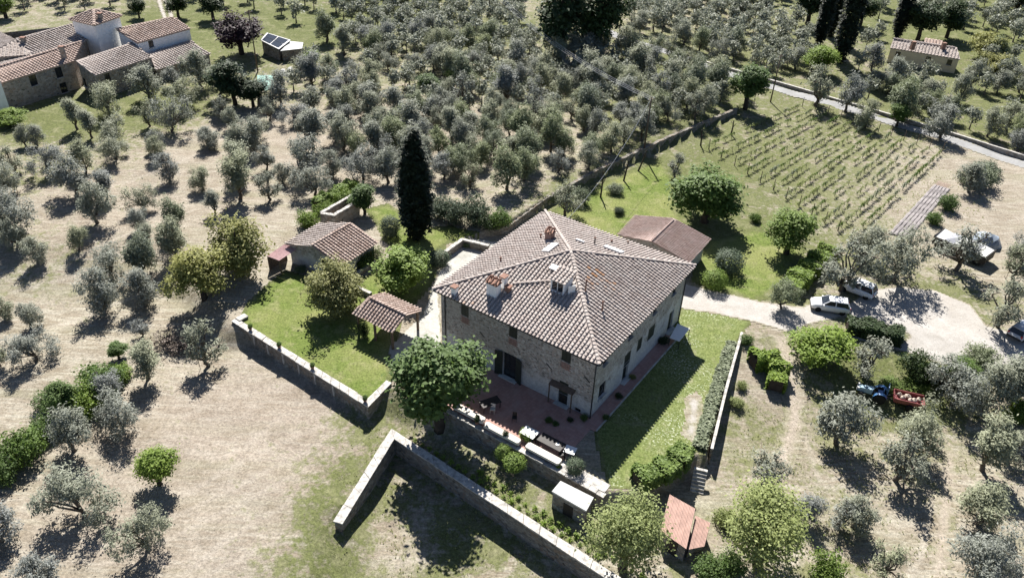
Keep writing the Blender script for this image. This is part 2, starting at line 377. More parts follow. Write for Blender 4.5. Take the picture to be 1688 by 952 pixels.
# ------------------------------------------------------------------ ground
def axis(lo, hi, d, far):
    a = list(np.arange(lo, hi + 1e-6, d)); s = d
    x = hi
    while x < far[1]: s *= 1.12; x += s; a.append(x)
    s = d; x = lo
    while x > far[0]: s *= 1.12; x -= s; a.insert(0, x)
    return np.array(a)
def paint(X, Y, ops, base):
    v = base.copy()
    for px, py, r, val in ops:
        P = GZ(px, py, -.7); w = np.exp(-((X - P[0]) ** 2 + (Y - P[1]) ** 2) / (r * r)); v = v + (val - v) * np.clip(w * 1.3, 0, 1)
    return v
xs = axis(-60, 68, .3, (-2500, 2500)); ys = axis(31, 100, .3, (-300, 4000))
X, Y = np.meshgrid(xs, ys); Z = hgt(X, Y)
gb = np.full(X.shape, .24); gb = gb + .25 * sstep((Y - 80) / 35) + .2 * sstep((X - 12) / 12)
green = paint(X, Y, [(250, 90, 14, .75), (480, 60, 16, .85), (330, 40, 14, .9), (440, 100, 8, .6), (100, 200, 9, .75), (260, 190, 9, .75), (560, 110, 10, .5), (90, 420, 8, .42),
    (300, 310, 7, .4), (60, 290, 6, .5), (620, 690, 5, .55), (570, 800, 4.5, .62), (520, 900, 4, .55), (630, 820, 5, .7), (600, 930, 4, .75), (760, 900, 6, .6), (700, 900, 5, .5), (850, 930, 5, .65), (690, 790, 4, .45),
    (900, 860, 5, .55), (1000, 320, 12, .85), (1090, 270, 10, .8), (1050, 230, 12, .6), (1250, 420, 9, .8), (1330, 440, 7, .6), (1500, 320, 6, .7), (1420, 350, 8, .55),
    (1350, 230, 14, .55), (1480, 230, 12, .6), (1300, 150, 12, .6), (1440, 100, 14, .55), (1600, 30, 30, .8), (1450, 20, 20, .75), (1080, 20, 30, .5), (1600, 330, 10, .1), (1640, 400, 10, .1), (1650, 300, 10, .1),
    (1260, 640, 5, .3), (1290, 740, 6, .35), (1390, 640, 4, .6), (1450, 680, 5, .6), (1460, 830, 6, .55), (1350, 800, 6, .4), (1530, 870, 3.5, .1), (1560, 790, 4, .1), (1600, 690, 5, .25), (1640, 860, 6, .12), (1500, 760, 5, .4),
    (1240, 780, 5, .4), (740, 760, 3, .6), (860, 830, 3, .6), (940, 900, 3, .6), (800, 790, 3, .55), (1220, 700, 5, .5), (650, 780, 3, .55), (740, 880, 3, .7), (820, 900, 3, .6), (660, 880, 2.5, .35), (900, 930, 3, .45), (1080, 920, 5, .45), (1470, 620, 5, .8), (1520, 640, 5, .7), (1380, 470, 5, .5), (1560, 500, 5, .6), (700, 250, 14, .25), (620, 230, 9, .25), (560, 250, 8, .2), (850, 260, 12, .25),
    (640, 120, 7, .5), (750, 60, 12, .6), (850, 60, 8, .7), (640, 20, 12, .8), (450, 250, 12, .08), (380, 260, 8, .15), (330, 380, 8, .08)], gb)
dirt = paint(X, Y, [(400, 760, 12, .75), (330, 860, 10, .5), (480, 660, 7, .6), (420, 900, 8, .45), (540, 760, 4, .6), (200, 330, 14, .45), (480, 250, 14, .45), (700, 220, 12, .5), (1330, 600, 5, .5), (1300, 670, 4, .5), (1640, 350, 12, .35), (1560, 130, 30, .5), (1650, 200, 14, .6)], np.full(X.shape, .15))
nx, ny = len(xs), len(ys)
idx = np.arange(nx * ny).reshape(ny, nx)
fq = np.stack([idx[:-1, :-1], idx[:-1, 1:], idx[1:, 1:], idx[1:, :-1]], -1).reshape(-1, 4)
def fast_mesh(name, V, Q, mat, attrs=None, smooth=False):
    me = bpy.data.meshes.new(name); V = np.asarray(V, np.float32); Q = np.asarray(Q, np.int32); n, k = Q.shape
    me.vertices.add(len(V)); me.vertices.foreach_set('co', V.ravel())
    me.loops.add(n * k); me.loops.foreach_set('vertex_index', Q.ravel())
    me.polygons.add(n); me.polygons.foreach_set('loop_start', np.arange(n, dtype=np.int32) * k)
    for a, v in (attrs or {}).items():
        at = me.attributes.new(a, 'FLOAT', 'POINT'); at.data.foreach_set('value', np.asarray(v, np.float32).ravel())
    me.materials.append(mat); me.update(calc_edges=True)
    if smooth: me.polygons.foreach_set('use_smooth', np.ones(n, bool))
    return me
straw = np.zeros(X.shape)
for ln in ([(600, 705), (500, 745), (400, 800), (290, 850), (150, 905)], [(612, 725), (512, 768), (412, 824), (302, 876), (165, 930)], [(560, 690), (450, 735), (350, 790), (300, 815)], [(540, 800), (440, 850), (360, 900), (300, 952)], [(460, 690), (400, 740), (350, 760)], [(500, 880), (430, 905), (330, 952)], [(20, 460), (120, 440), (230, 400), (330, 360)], [(20, 482), (130, 460), (240, 418)], [(60, 360), (200, 320), (330, 270), (420, 210)], [(0, 560), (120, 530), (240, 480), (300, 440)], [(1290, 952), (1330, 880), (1350, 790), (1320, 690)], [(1500, 952), (1530, 880), (1545, 800)], [(600, 930), (720, 880), (860, 840)]):
    P_ = [GZ(x, y, LOW)[:2] for x, y in ln]; dmin = np.full(X.shape, 1e9)
    for p_, q_ in zip(P_[:-1], P_[1:]): dmin = np.minimum(dmin, seg_dist(p_, q_, X, Y))
    straw = np.maximum(straw, np.exp(-(dmin / .3) ** 2) * .8)
ground = put('ground', fast_mesh('ground', np.stack([X, Y, Z], -1).reshape(-1, 3), fq, M['ground'], {'green': green, 'dirt': dirt, 'straw': straw}, True))
tag(ground, 'dry mown grass ground of fields and olive groves around the farmhouse', None, kind='structure')

def sheet(name, polys, mat, label, off=.02, res=.3, fade=1.2, kind='structure', z=0.0):
    """a draped sheet of one surface: polygons in plan, softly ending over fade metres"""
    V = []; Q = []; E = []; n0 = 0
    for P in polys:
        P = np.asarray(P); lo, hi = P.min(0) - .5, P.max(0) + .5
        ax = np.arange(lo[0], hi[0], res); ay = np.arange(lo[1], hi[1], res); A, B = np.meshgrid(ax, ay)
        ins = inside(P, A, B); d = np.full(A.shape, 1e9)
        for i in range(len(P)): d = np.minimum(d, seg_dist(P[i], P[(i + 1) % len(P)], A, B))
        sdv = np.where(ins, d, -d); ok = sdv > -res * .7
        id_ = np.full(A.shape, -1); id_[ok] = np.arange(ok.sum()) + n0
        q = np.stack([id_[:-1, :-1], id_[:-1, 1:], id_[1:, 1:], id_[1:, :-1]], -1).reshape(-1, 4); q = q[(q >= 0).all(1)]
        V.append(np.stack([A[ok], B[ok], hgt(A[ok], B[ok]) + off], -1)); Q.append(q); E.append(np.clip(sdv[ok] / fade, 0, 1)); n0 += ok.sum()
    o = put(name, fast_mesh(name, np.concatenate(V), np.concatenate(Q), mat, {'edge': np.concatenate(E)}, True))
    return tag(o, label, None, kind=kind)
def ribbon(px, width, z=0.0):
    P = np.array([GZ(x, y, z)[:2] for x, y in px]); L, R = [], []
    for i in range(len(P)):
        d = P[min(i + 1, len(P) - 1)] - P[max(i - 1, 0)]; d /= np.linalg.norm(d); n = np.array([-d[1], d[0]]) * width / 2
        L.append(P[i] + n); R.append(P[i] - n)
    return np.array(L + R[::-1])
sheet('garden_lawn', [poly_px([(390, 533), (405, 500), (440, 468), (470, 445), (560, 470), (640, 440), (700, 400), (735, 405), (712, 470), (660, 530), (642, 634), (606, 666)])], M['lawn'], 'mown green lawn inside the garden wall', .02, .3, .9)
sheet('cypress_lawn', [poly_px([(600, 345), (640, 335), (705, 375), (745, 372), (790, 388), (790, 400), (740, 400), (700, 430), (660, 420), (630, 395), (620, 370)])], M['lawn'], 'small green lawn around the tall cypress', .024, .3, 1.0)
sheet('side_lawn', [poly_px([(1122, 508), (1180, 512), (1240, 530), (1219, 556), (1163, 748), (1140, 745), (1040, 806), (1003, 806), (978, 714), (1085, 586)])], M['flower_lawn'], 'flowery lawn between the farmhouse and the thin stone wall', .02, .3, .5)
sheet('back_lawn', [poly_px([(905, 345), (960, 318), (1010, 292), (1090, 258), (1115, 300), (1120, 350), (1160, 395), (1060, 380), (1010, 400)])], M['lawn'], 'green lawn behind the farmhouse and tiled annex', .024, .3, 1.5)
sheet('orchard_lawn', [poly_px([(1160, 395), (1250, 375), (1330, 410), (1300, 468), (1250, 500), (1190, 482), (1140, 465), (1145, 430)])], M['lawn'], 'green lawn around the clipped round bushes', .028, .3, 1.5)
sheet('driveway', [poly_px([(1118, 464), (1170, 477), (1250, 496), (1320, 506), (1345, 497), (1400, 500), (1430, 478), (1480, 472), (1540, 478), (1600, 502), (1625, 535), (1660, 545), (1740, 560), (1740, 660), (1690, 640), (1560, 598), (1480, 575), (1393, 552), (1385, 545), (1470, 560), (1488, 565), (1500, 552), (1480, 540), (1390, 522), (1330, 535), (1310, 550), (1240, 530), (1180, 517), (1116, 507)])], M['gravel'], 'pale gravel driveway and parking area', .036, .3, .45)
sheet('courtyard', [poly_px([(728, 575), (722, 478), (790, 440), (830, 400), (768, 392), (740, 418), (714, 470), (697, 520), (668, 545), (640, 575), (660, 640), (720, 625), (740, 600)])], M['concrete'], 'pale concrete courtyard beside the farmhouse', .044, .3, .5)
RD = [(990, 52), (1018, 66), (1100, 94), (1180, 117), (1270, 143), (1400, 181), (1550, 226), (1688, 270), (1760, 292)]
sheet('country_road', [ribbon(RD, 2.9)], M['road'], 'grey country road crossing the olive groves', .04, .5, .5)
sheet('farm_track', [ribbon([(262, 0), (266, 14), (272, 30)], 1.0), ribbon([(270, -4), (277, 12), (283, 28)], 1.0)], M['gravel'], 'white two-rut track behind the villa', .05, .5, .5)
sheet('vegetable_bed', [poly_px([(1462, 385), (1500, 392), (1572, 305), (1545, 295)])], M['soil'], 'bare tilled vegetable bed beside the vineyard', .04, .3, .6)
sheet('dirt_track', [ribbon([(1545, 960), (1552, 900), (1560, 800), (1566, 740)], 1.8, LOW), ribbon([(1280, 560), (1305, 620), (1312, 690), (1290, 760)], 2.2, -1)], M['track'], 'worn dirt track between the olive trees', .03, .3, 1.2)

# ------------------------------------------------------------------ walls
def wall_line(name, label, pts, ztop, thick, depth, cap=None, capname='coping', cat='wall', mat='stone_dark', seg=2.5, capw=.1, group=None, caph=.12, jag=.0):
    """a wall along a plan polyline: body with uneven top, and its coping stones one by one"""
    P = [np.array([*p[:2], 0.0]) for p in pts]; zt = ztop if hasattr(ztop, '__len__') else [ztop] * len(P)
    root = thing(name, (P[0][0], P[0][1], zt[0] - depth), label, cat, group); root['kind'] = 'thing'; o = np.array(root.location)
    nrm = []
    for i in range(len(P)):
        a = (P[i] - P[i - 1]) if i else (P[1] - P[0]); b = (P[i + 1] - P[i]) if i < len(P) - 1 else a
        a = a / np.linalg.norm(a); b = b / np.linalg.norm(b); m = a + b; m /= np.linalg.norm(m); n = np.array([-m[1], m[0], 0]); nrm.append(n / max(.5, np.dot(n, np.array([-a[1], a[0], 0]))))
    body = MB(o)
    for i in range(len(P) - 1):
        a0, a1 = P[i], P[i + 1]; n0, n1 = nrm[i] * thick / 2, nrm[i + 1] * thick / 2
        L = np.linalg.norm(a1 - a0); k = max(1, int(L / (.5 if jag else 3)))
        for j in range(k):
            q = [];
            for s_ in (j / k, (j + 1) / k):
                c = a0 + (a1 - a0) * s_; n = n0 + (n1 - n0) * s_; z = zt[i] + (zt[i + 1] - zt[i]) * s_
                z -= jag * (.5 + .5 * math.sin(91.7 * (i + s_ * 13.1) + s_ * L * 2.1)) if jag else 0
                q.append((c, n, z))
            (c0, m0, z0), (c1, m1, z1) = q; zb = min(zt) - depth
            bz = lambda c: np.array([c[0], c[1], zb])
            body.hexa([bz(c0 - m0), bz(c1 - m1), bz(c1 + m1), bz(c0 + m0)], [c0 - m0 + [0, 0, z0], c1 - m1 + [0, 0, z1], c1 + m1 + [0, 0, z1], c0 + m0 + [0, 0, z0]])
    body.build('wall_body', M[mat], root)
    if cap:
        for i in range(len(P) - 1):
            a0, a1 = P[i], P[i + 1]; n0, n1 = nrm[i] * (thick / 2 + capw), nrm[i + 1] * (thick / 2 + capw)
            L = np.linalg.norm(a1 - a0); k = max(1, int(L / seg))
            for j in range(k):
                r_ = random.random(); dz = random.uniform(-.02, .05); g = random.uniform(.01, .03) / L; jw = random.uniform(.93, 1.07)
                q = [(a0 + (a1 - a0) * s_, n0 + (n1 - n0) * s_, zt[i] + (zt[i + 1] - zt[i]) * s_) for s_ in (j / k + g, (j + 1) / k - g)]
                (c0, m0, z0), (c1, m1, z1) = q; m0 = m0 * jw; m1 = m1 * jw * random.uniform(.97, 1.03); cp = MB(o); cp.tone = r_; up = lambda c, z: np.array([c[0], c[1], z])
                b = [up(c0 - m0, z0 + .004), up(c1 - m1, z1 + .004), up(c1 + m1, z1 + .004), up(c0 + m0, z0 + .004)]
                cp.hexa(b, [p + [0, 0, caph + dz] for p in b]); cp.build(capname, M[cap], root)
    return root
gw = [G0(386, 529), G0(606, 667), G0(642, 631)]
garden_wall = wall_line('garden_wall', 'low stone retaining wall with white coping edging the green garden lawn', gw, .12, .5, 2.2, 'coping', seg=1.2)
wall_line('garden_wall', 'short stub of white-topped wall at the far corner of the garden lawn', [G0(392, 530), G0(407, 522)], .16, .5, 1.6, 'coping', seg=1.2)
# white buttress posts on the face of the garden wall, pots on its top
go = np.array(garden_wall.location); g0, g1 = np.array([*gw[0], 0]), np.array([*gw[1], 0]); gd = (g1 - g0) / np.linalg.norm(g1 - g0); gn = np.array([gd[1], -gd[0], 0])
for s_ in (.18, .29, .41, .53, .65, .78):
    c = g0 + (g1 - g0) * s_ + gn * .31; b = MB(go); b.box(c + [0, 0, -.55], (.16, .12, 1.25), gd); b.build('buttress_post', M['coping'], garden_wall)
LOWW = [G0(557, 865, LOW), G0(648, 718, LOW), G0(1100, 1015, LOW)]
wall_line('retaining_wall', 'long angled stone retaining wall with white top across the lower meadow', LOWW, LOW + .18, .55, 2.6, 'coping', seg=1.6, capw=.12)
TW = [w2(-3.3, -16.45), w2(10.6, -16.45), w2(14.4, -16.45)]
wall_line('terrace_wall', 'rough stone retaining wall below the paved terrace', TW, [-.02, -.02, -.1], .45, 2.0, 'coping', seg=.7, capw=.02, caph=.1)
wall_line('boundary_wall', 'thin white-topped wall beside the flowery side lawn', [G0(1222, 552), G0(1196, 645), G0(1172, 745)], .35, .2, 2.4, 'coping', seg=1.5, capw=.03, caph=.08)
UW = [G0(800, 386), G0(835, 382), G0(899, 338), G0(985, 291), G0(1100, 237), G0(1212, 189)]
wall_line('grove_wall', 'dark dry-stone wall along the edge of the dense olive grove', UW, [.5, .9, 1.25, 1.3, 1.3, 1.2], .5, 1.9, None, jag=.12)
wall_line('courtyard_wall', 'stone wall with white top closing the courtyard behind the farmhouse', [G0(734, 416, .8), G0(762, 396, .8), G0(806, 406, .8)], .85, .4, 1.2, 'coping', seg=.9, capw=.03)
wall_line('bed_edging', 'curved low stone edging under the laurel bushes', [G0(775, 378), G0(795, 386), G0(830, 384)], .35, .3, .6, None, jag=.1)
wall_line('path_wall', 'low white wall beside the tiled pergola and bright green tree', [G0(565, 468), G0(612, 490)], .5, .35, .8, 'coping', seg=1.0, capw=.03)
wall_line('path_wall', 'low white wall on the lawn between shed and cypress', [G0(590, 455), G0(625, 430)], .4, .35, .8, 'coping', seg=1.0, capw=.03)
rl = ribbon(RD, 4.0); k = len(RD)
wall_line('road_wall', 'long low stone wall on the far side of the country road', [tuple(p) for p in rl[:k]], .5, .35, 1.2, 'coping', seg=6, capw=.03, caph=.08, mat='stone_villa')

# ------------------------------------------------------------------ roof tiles
def tile_template(w, L, r, n=4):
    V = []; F = []
    for j, (y, rr, dz) in enumerate(((-.06, r, .06), (L, r * .82, .0))):
        for k in range(n + 1):
            a = math.pi * k / n; V.append((-math.cos(a) * rr, y, math.sin(a) * rr * .62 + dz))
    m = n + 1; F = [(k, k + 1, m + k + 1, m + k) for k in range(n)]; F.append(tuple(range(n, -1, -1)))
    return np.array(V), F
def face_axes(P, e0, e1):
    P = [np.asarray(p, float) for p in P]; x = P[e1] - P[e0]; x /= np.linalg.norm(x); n = np.cross(P[1] - P[0], P[2] - P[0]); n /= np.linalg.norm(n)
    if n[2] < 0: n = -n
    y = np.cross(n, x)
    if y[2] < 0: y = -y
    return P[e0], x, y, n
def tile_field(P, e0=0, e1=1, pitch=.4, L=.36, r=.135, margin=.12, over=.08, tonefn=None, seed=0):
    """positions of the cover tiles on one roof face"""
    o, x, y, n = face_axes(P, e0, e1); q = np.array([[np.dot(np.asarray(p) - o, x), np.dot(np.asarray(p) - o, y)] for p in P])
    rr = np.random.default_rng(seed + 5); out = []
    xs_ = np.arange(q[:, 0].min() + pitch / 2, q[:, 0].max(), pitch); ys_ = np.arange(0, q[:, 1].max(), L)
    A, B = np.meshgrid(xs_, ys_); A = A.ravel(); B = B.ravel(); yc = B + L * .5
    ok = inside(q, A, np.maximum(yc, .03)); d = np.full(A.shape, 1e9)
    for i in range(len(q)):
        j = (i + 1) % len(q)
        if {i, j} == {e0, e1}: continue
        d = np.minimum(d, seg_dist(q[i], q[j], A, yc))
    ok &= d > margin
    for a, b in zip(A[ok], B[ok]):
        a += rr.normal(0, .012); b += rr.normal(0, .015); C = o + x * a + y * (b - over) + n * .02
        t = np.clip(rr.normal(.5, .3), 0, 1)
        out.append((C, t))
    return out, (x, y, n)
def tile_mesh(name, fields, mat, pitch=.4, L=.36, r=.135, origin=(0, 0, 0), tonefn=None):
    T, F = tile_template(pitch, L, r); V = []; Q = []; tn = []; k = len(T)
    for out, (x, y, n) in fields:
        B = np.stack([x, y, n]); base = T @ B
        for C, t in out:
            if tonefn: t = tonefn(C, t)
            m = len(V) * k; V.append(base + C - origin); tn += [t] * k
            Q += [tuple(i + m for i in f) for f in F]
    me = bpy.data.meshes.new(name); me.from_pydata(np.concatenate(V).tolist(), [], Q)
    a = me.attributes.new('tone', 'FLOAT', 'POINT'); a.data.foreach_set('value', np.array(tn, np.float32)); me.materials.append(mat); return me
def ridge_line(A, B, mat, root, parent, r=.17, L=.42, name='ridge_tile'):
    """ridge tiles as single pieces sharing one mesh per line"""
    A = np.asarray(A, float); B = np.asarray(B, float); d = B - A; D = np.linalg.norm(d); d /= D; s = np.cross(d, [0, 0, 1.]); s /= np.linalg.norm(s); n = np.cross(s, d)
    T, F = tile_template(0, L, r, 5); metas = []
    for tone in (.35, .6, .9):
        me = bpy.data.meshes.new(name); me.from_pydata((T @ np.stack([s, d, n])).tolist(), [], F)
        a = me.attributes.new('tone', 'FLOAT', 'POINT'); a.data.foreach_set('value', np.full(len(T), tone, np.float32)); me.materials.append(mat); metas.append(me)
    wl = np.zeros(3); q = parent
    while q is not None: wl += np.array(q.location); q = q.parent
    for i in range(int(D / L)):
        put(name, random.choice(metas), parent, A + d * (i * L) + n * .03 - wl)
def deck(P, thick, o):
    m = MB(o); P = [np.asarray(p, float) for p in P]; n = np.cross(P[1] - P[0], P[2] - P[0]); n /= np.linalg.norm(n)
    if n[2] < 0: n = -n; 
    m.hexa([p - n * thick for p in P], P); return m

# ------------------------------------------------------------------ openings in walls
def wall_panel(mb, P0, ax, L, H, ops, nrm, th=.35):
    """a wall face with rectangular openings (u0,u1,z0,z1) and their reveals"""
    us = sorted({0, L, *[o[0] for o in ops], *[o[1] for o in ops]}); zs = sorted({0, H, *[o[2] for o in ops], *[o[3] for o in ops]})
    P = lambda u, z, d=0: np.asarray(P0) + ax * u + np.array([0, 0, z]) - nrm * d
    for i in range(len(us) - 1):
        for j in range(len(zs) - 1):
            cu, cz = (us[i] + us[i + 1]) / 2, (zs[j] + zs[j + 1]) / 2
            if any(o[0] < cu < o[1] and o[2] < cz < o[3] for o in ops): continue
            mb.quad(P(us[i], zs[j]), P(us[i + 1], zs[j]), P(us[i + 1], zs[j + 1]), P(us[i], zs[j + 1]))
    for a, b, c, d in ops:
        mb.quad(P(a, c), P(a, c, th), P(a, d, th), P(a, d)); mb.quad(P(b, c), P(b, d), P(b, d, th), P(b, c, th))
        mb.quad(P(a, d), P(a, d, th), P(b, d, th), P(b, d)); mb.quad(P(a, c), P(b, c), P(b, c, th), P(a, c, th))
def window(parent, o, P, ax, nrm, w, h, style='pane', recess=.18, name='window'):
    """a window set back in its opening; P is the middle of the opening on the wall face"""
    z = np.array([0, 0, 1.]); c = P - nrm * recess
    if style == 'louver':
        f = MB(o); f.box(c + nrm * .1, (w - .01, .04, h - .01), ax, nrm * -1); fo = f.build(name, M['shutter'], parent)
        for sx in (-1, 1):
            l = MB(o)
            l.box(c + nrm * .135 + ax * sx * w * .245, (w * .46, .03, h * .96), ax, nrm * -1)
            lo = l.build('shutter_leaf', M['shutter'], fo)
        return fo
    g = MB(o); g.box(c, (w - .01, .03, h - .01), ax, nrm * -1); fo = g.build(name, M['glass'], parent)
    f = MB(o)
    for sx in (-1, 0, 1): f.box(c + ax * sx * (w / 2 - .035) + nrm * .03, (.06, .04, h - .02), ax, nrm * -1)
    for sz in (-1, 0.15, 1): f.box(c + z * sz * (h / 2 - .035) + nrm * .028, (w - .02, .04, .055), ax, nrm * -1)
    f.build('frame', M['dark_wood'], fo)
    s = MB(o); s.box(P + nrm * .04 - z * (h / 2 + .045), (w + .2, .26, .08), ax, nrm * -1); s.build('sill', M['coping'], fo)
    return fo
def uz(px, py, P0, ax, nrm):
    q = on_plane(px, py, P0, nrm); return float(np.dot(q - P0, ax)), float(q[2])

# ------------------------------------------------------------------ the farmhouse
EH, AP = 7.0, 3.11                             # eaves and height of the roof above them
HU, HV, OV = 8.72, 9.36, .53
house = thing('stone_farmhouse', tuple(W(0, 0, 0)), 'large square rubble-stone farmhouse with pale tiled hip roof behind the terrace', 'house')
ho = np.array(house.location)
WALLS = {'front': (W(-HU, -HV), UA, 2 * HU, -UB), 'right': (W(HU, -HV), UB, 2 * HV, UA), 'back': (W(HU, HV), -UA, 2 * HU, UB), 'left': (W(-HU, HV), -UB, 2 * HV, -UA)}
def rect(side, px, py, w, h, zc=None):
    P0, ax, L, n = WALLS[side]; u, z = uz(px, py, P0, ax, n); z = zc if zc is not None else z
    return (u - w / 2, u + w / 2, max(.02, z - h / 2), min(EH - .12, z + h / 2))
front = [(rect('front', 766.4, 512, .92, 1.3), 'louver'), (rect('front', 845.9, 547.5, .95, 1.3), 'louver'), (rect('front', 933.5, 587, 1.0, 1.3), 'louver'), (rect('front', 929.0, 639.5, 1.0, 1.5), 'louver'),
         (rect('front', 952.0, 677, .62, .7), 'pane')]
u, z = uz(839, 618, *[WALLS['front'][i] for i in (0, 1, 3)]); big = (u - .75, u + .75, .02, 3.0)
u, z = uz(926, 672, *[WALLS['front'][i] for i in (0, 1, 3)]); porch = (u - .5, u + .5, .02, 2.2)
right = [(rect('right', 998, 594.5, .8, .8), 'pane'), (rect('right', 1039.7, 551.5, .8, .8), 'pane'), (rect('right', 1079.9, 511, .8, .8), 'pane'), (rect('right', 1111.5, 480, .8, .7), 'pane'),
         (rect('right', 1034.3, 591.5, 1.3, 1.6), 'louver'), (rect('right', 1054.4, 567, 1.0, 1.5), 'louver'), (rect('right', 1073.7, 547.5, 1.5, 1.6), 'louver'), (rect('right', 992.8, 641.5, 1.3, 1.7), 'pane')]
u, z = uz(1028, 630, *[WALLS['right'][i] for i in (0, 1, 3)]); rdoor = (u - .55, u + .55, .02, 2.2)
u, z = uz(1103, 540, *[WALLS['right'][i] for i in (0, 1, 3)]); rdoor2 = (u - .55, u + .55, .02, 2.6)
ops = {'front': [r for r, _ in front] + [big, porch], 'right': [r for r, _ in right] + [rdoor, rdoor2], 'back': [(4, 5, 1, 2.3), (8, 9, 4.3, 5.6), (12, 13, 4.3, 5.6)], 'left': [(3, 4, 4.3, 5.6), (9, 10, 4.3, 5.6), (14, 15, 1, 2.3)]}
for side, (P0, ax, L, n) in WALLS.items():
    m = MB(ho); wall_panel(m, P0, ax, L, EH, ops[side], n); m.build('wall', M['stone_right' if side == 'right' else 'stone'], house)
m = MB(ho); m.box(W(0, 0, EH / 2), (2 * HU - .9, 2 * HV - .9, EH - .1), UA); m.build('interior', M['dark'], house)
def wc(side, r):
    P0, ax, L, n = WALLS[side]; return P0 + ax * (r[0] + r[1]) / 2 + np.array([0, 0, (r[2] + r[3]) / 2]), ax, n, r[1] - r[0], r[3] - r[2]
for side, lst in (('front', front), ('right', right)):
    for r, st in lst: P, ax, n, w_, h_ = wc(side, r); window(house, ho, P, ax, n, w_, h_, st)
for side in ('back', 'left'):
    for r in ops[side]: P, ax, n, w_, h_ = wc(side, r); window(house, ho, P, ax, n, w_, h_)
def door(side, r, mat, shutters=False, frame=None):
    P, ax, n, w_, h_ = wc(side, r); z = np.array([0, 0, 1.])
    d = MB(ho)
    for sx in (-1, 1): d.box(P - n * .22 + ax * sx * w_ * .248, (w_ * .485, .06, h_ - .02), ax, n * -1)
    do = d.build('door', M[mat], house)
    for sx in (-1, 1):
        for k in range(3): p = MB(ho); p.box(P - n * .18 + ax * sx * w_ * .248 + z * (k - 1) * h_ * .3, (w_ * .34, .03, h_ * .22), ax, n * -1); p.build('door_panel', M[mat], do)
    hd = MB(ho); hd.box(P - n * .15 + ax * .06, (.04, .05, .16), ax, n * -1); hd.build('handle', M['iron'], do)
    if shutters:
        for sx in (-1, 1):
            l = MB(ho); a2 = ax * sx * .96 + n * .28; a2 /= np.linalg.norm(a2)
            l.box(P + ax * sx * w_ / 2 + a2 * .42 + n * .04, (.8, .05, h_ - .05), a2); so = l.build('shutter', M['shutter'], house)
            for k in range(4): q = MB(ho); q.box(P + ax * sx * w_ / 2 + a2 * .42 + n * .08 + z * (-h_ / 2 + .4 + k * .74), (.68, .03, .08), a2); q.build('shutter_rail', M['shutter'], so)
    s = MB(ho); s.box(P - z * (h_ / 2 - .06) + n * .2, (w_ + .5, .5, .1), ax, n * -1); s.build('doorstep', M['concrete_slab'], do)
door('front', big, 'glass', True); door('front', porch, 'dark_wood'); door('right', rdoor, 'shutter'); door('right', rdoor2, 'shutter')
# arch of brick and plaster patches over and under openings
for side, r, mt in (('front', front[0][0], 'brick'), ('front', front[1][0], 'brick'), ('front', front[2][0], 'brick')):
    P, ax, n, w_, h_ = wc(side, r); b = MB(ho)
    for k in range(6):
        for j in range(3): b.box(P + n * .012 + ax * ((j - 1) * .34 + (.1 if k % 2 else -.05)) - np.array([0, 0, h_ / 2 + .16 + k * .13]), (.3, .03, .105), ax, n * -1)
    b.build('brick_patch', M[mt], house)['kind'] = 'stuff'
# iron wall ties
for px, py in ((795, 551), (905, 603), (968, 625)):
    P0, ax, L, n = WALLS['front']; q = on_plane(px, py, P0, n); b = MB(ho); b.box(q + n * .03, (.75, .05, .06), (ax + np.array([0, 0, -.8])) / 1.28, None, (ax * .8 + np.array([0, 0, 1])) / 1.28); b.build('wall_tie', M['iron'], house)
# roof
E4 = [W(-9.25, -9.89, EH), W(9.25, -9.89, EH), W(9.25, 9.89, EH), W(-9.25, 9.89, EH)]; APX = W(0, 0, EH + AP)
rm = MB(ho)
for i in range(4): rm.add([E4[i], E4[(i + 1) % 4], APX], [(0, 1, 2)])
rm.add([p - np.array([0, 0, .16]) for p in E4] + E4, [(3, 2, 1, 0), (0, 1, 5, 4), (1, 2, 6, 5), (2, 3, 7, 6), (3, 0, 4, 7)])
roof = rm.build('roof', M['tile'], house)
orange_px = [GZ(985, 458, 8.6), GZ(1000, 478, 8.3), GZ(975, 470, 8.6), GZ(1008, 470, 8.3), GZ(770, 498, 7.2), GZ(777, 502, 7.1), GZ(992, 466, 8.5)]
def otone(C, t):
    d = min(np.linalg.norm(C[:2] - q[:2]) for q in orange_px)
    return 1.2 + .8 * random.random() if random.random() < math.exp(-(d / .55) ** 2) * .75 else t
fields = [tile_field([E4[i], E4[(i + 1) % 4], APX], seed=i) for i in range(4)]
near = sorted([(np.linalg.norm(C - CAMP), fi, k) for fi, (out, _) in enumerate(fields) for k, (C, t) in enumerate(out)])
pick = {(fi, k) for _, fi, k in near[:300]}
rest = [([q for k, q in enumerate(out) if (fi, k) not in pick], ax) for fi, (out, ax) in enumerate(fields)]
put('roof_tile_field', tile_mesh('roof_tile_field', rest, M['tile'], origin=ho, tonefn=otone), roof)['kind'] = 'stuff'
TV, TF = tile_template(.4, .36, .135); cache = {}
for fi, k in sorted(pick):
    C, t = fields[fi][0][k]; kt = (fi, round(t * 6))
    if kt not in cache:
        me = bpy.data.meshes.new('roof_tile'); me.from_pydata((TV @ np.stack(fields[fi][1])).tolist(), [], TF); a = me.attributes.new('tone', 'FLOAT', 'POINT'); a.data.foreach_set('value', np.full(len(TV), t, np.float32)); me.materials.append(M['tile']); cache[kt] = me
    put('roof_tile', cache[kt], roof, C - ho)
for p in E4: ridge_line(p + np.array([0, 0, .05]), APX + np.array([0, 0, .02]), M['tile'], house, roof, .16, .42, 'hip_tile')
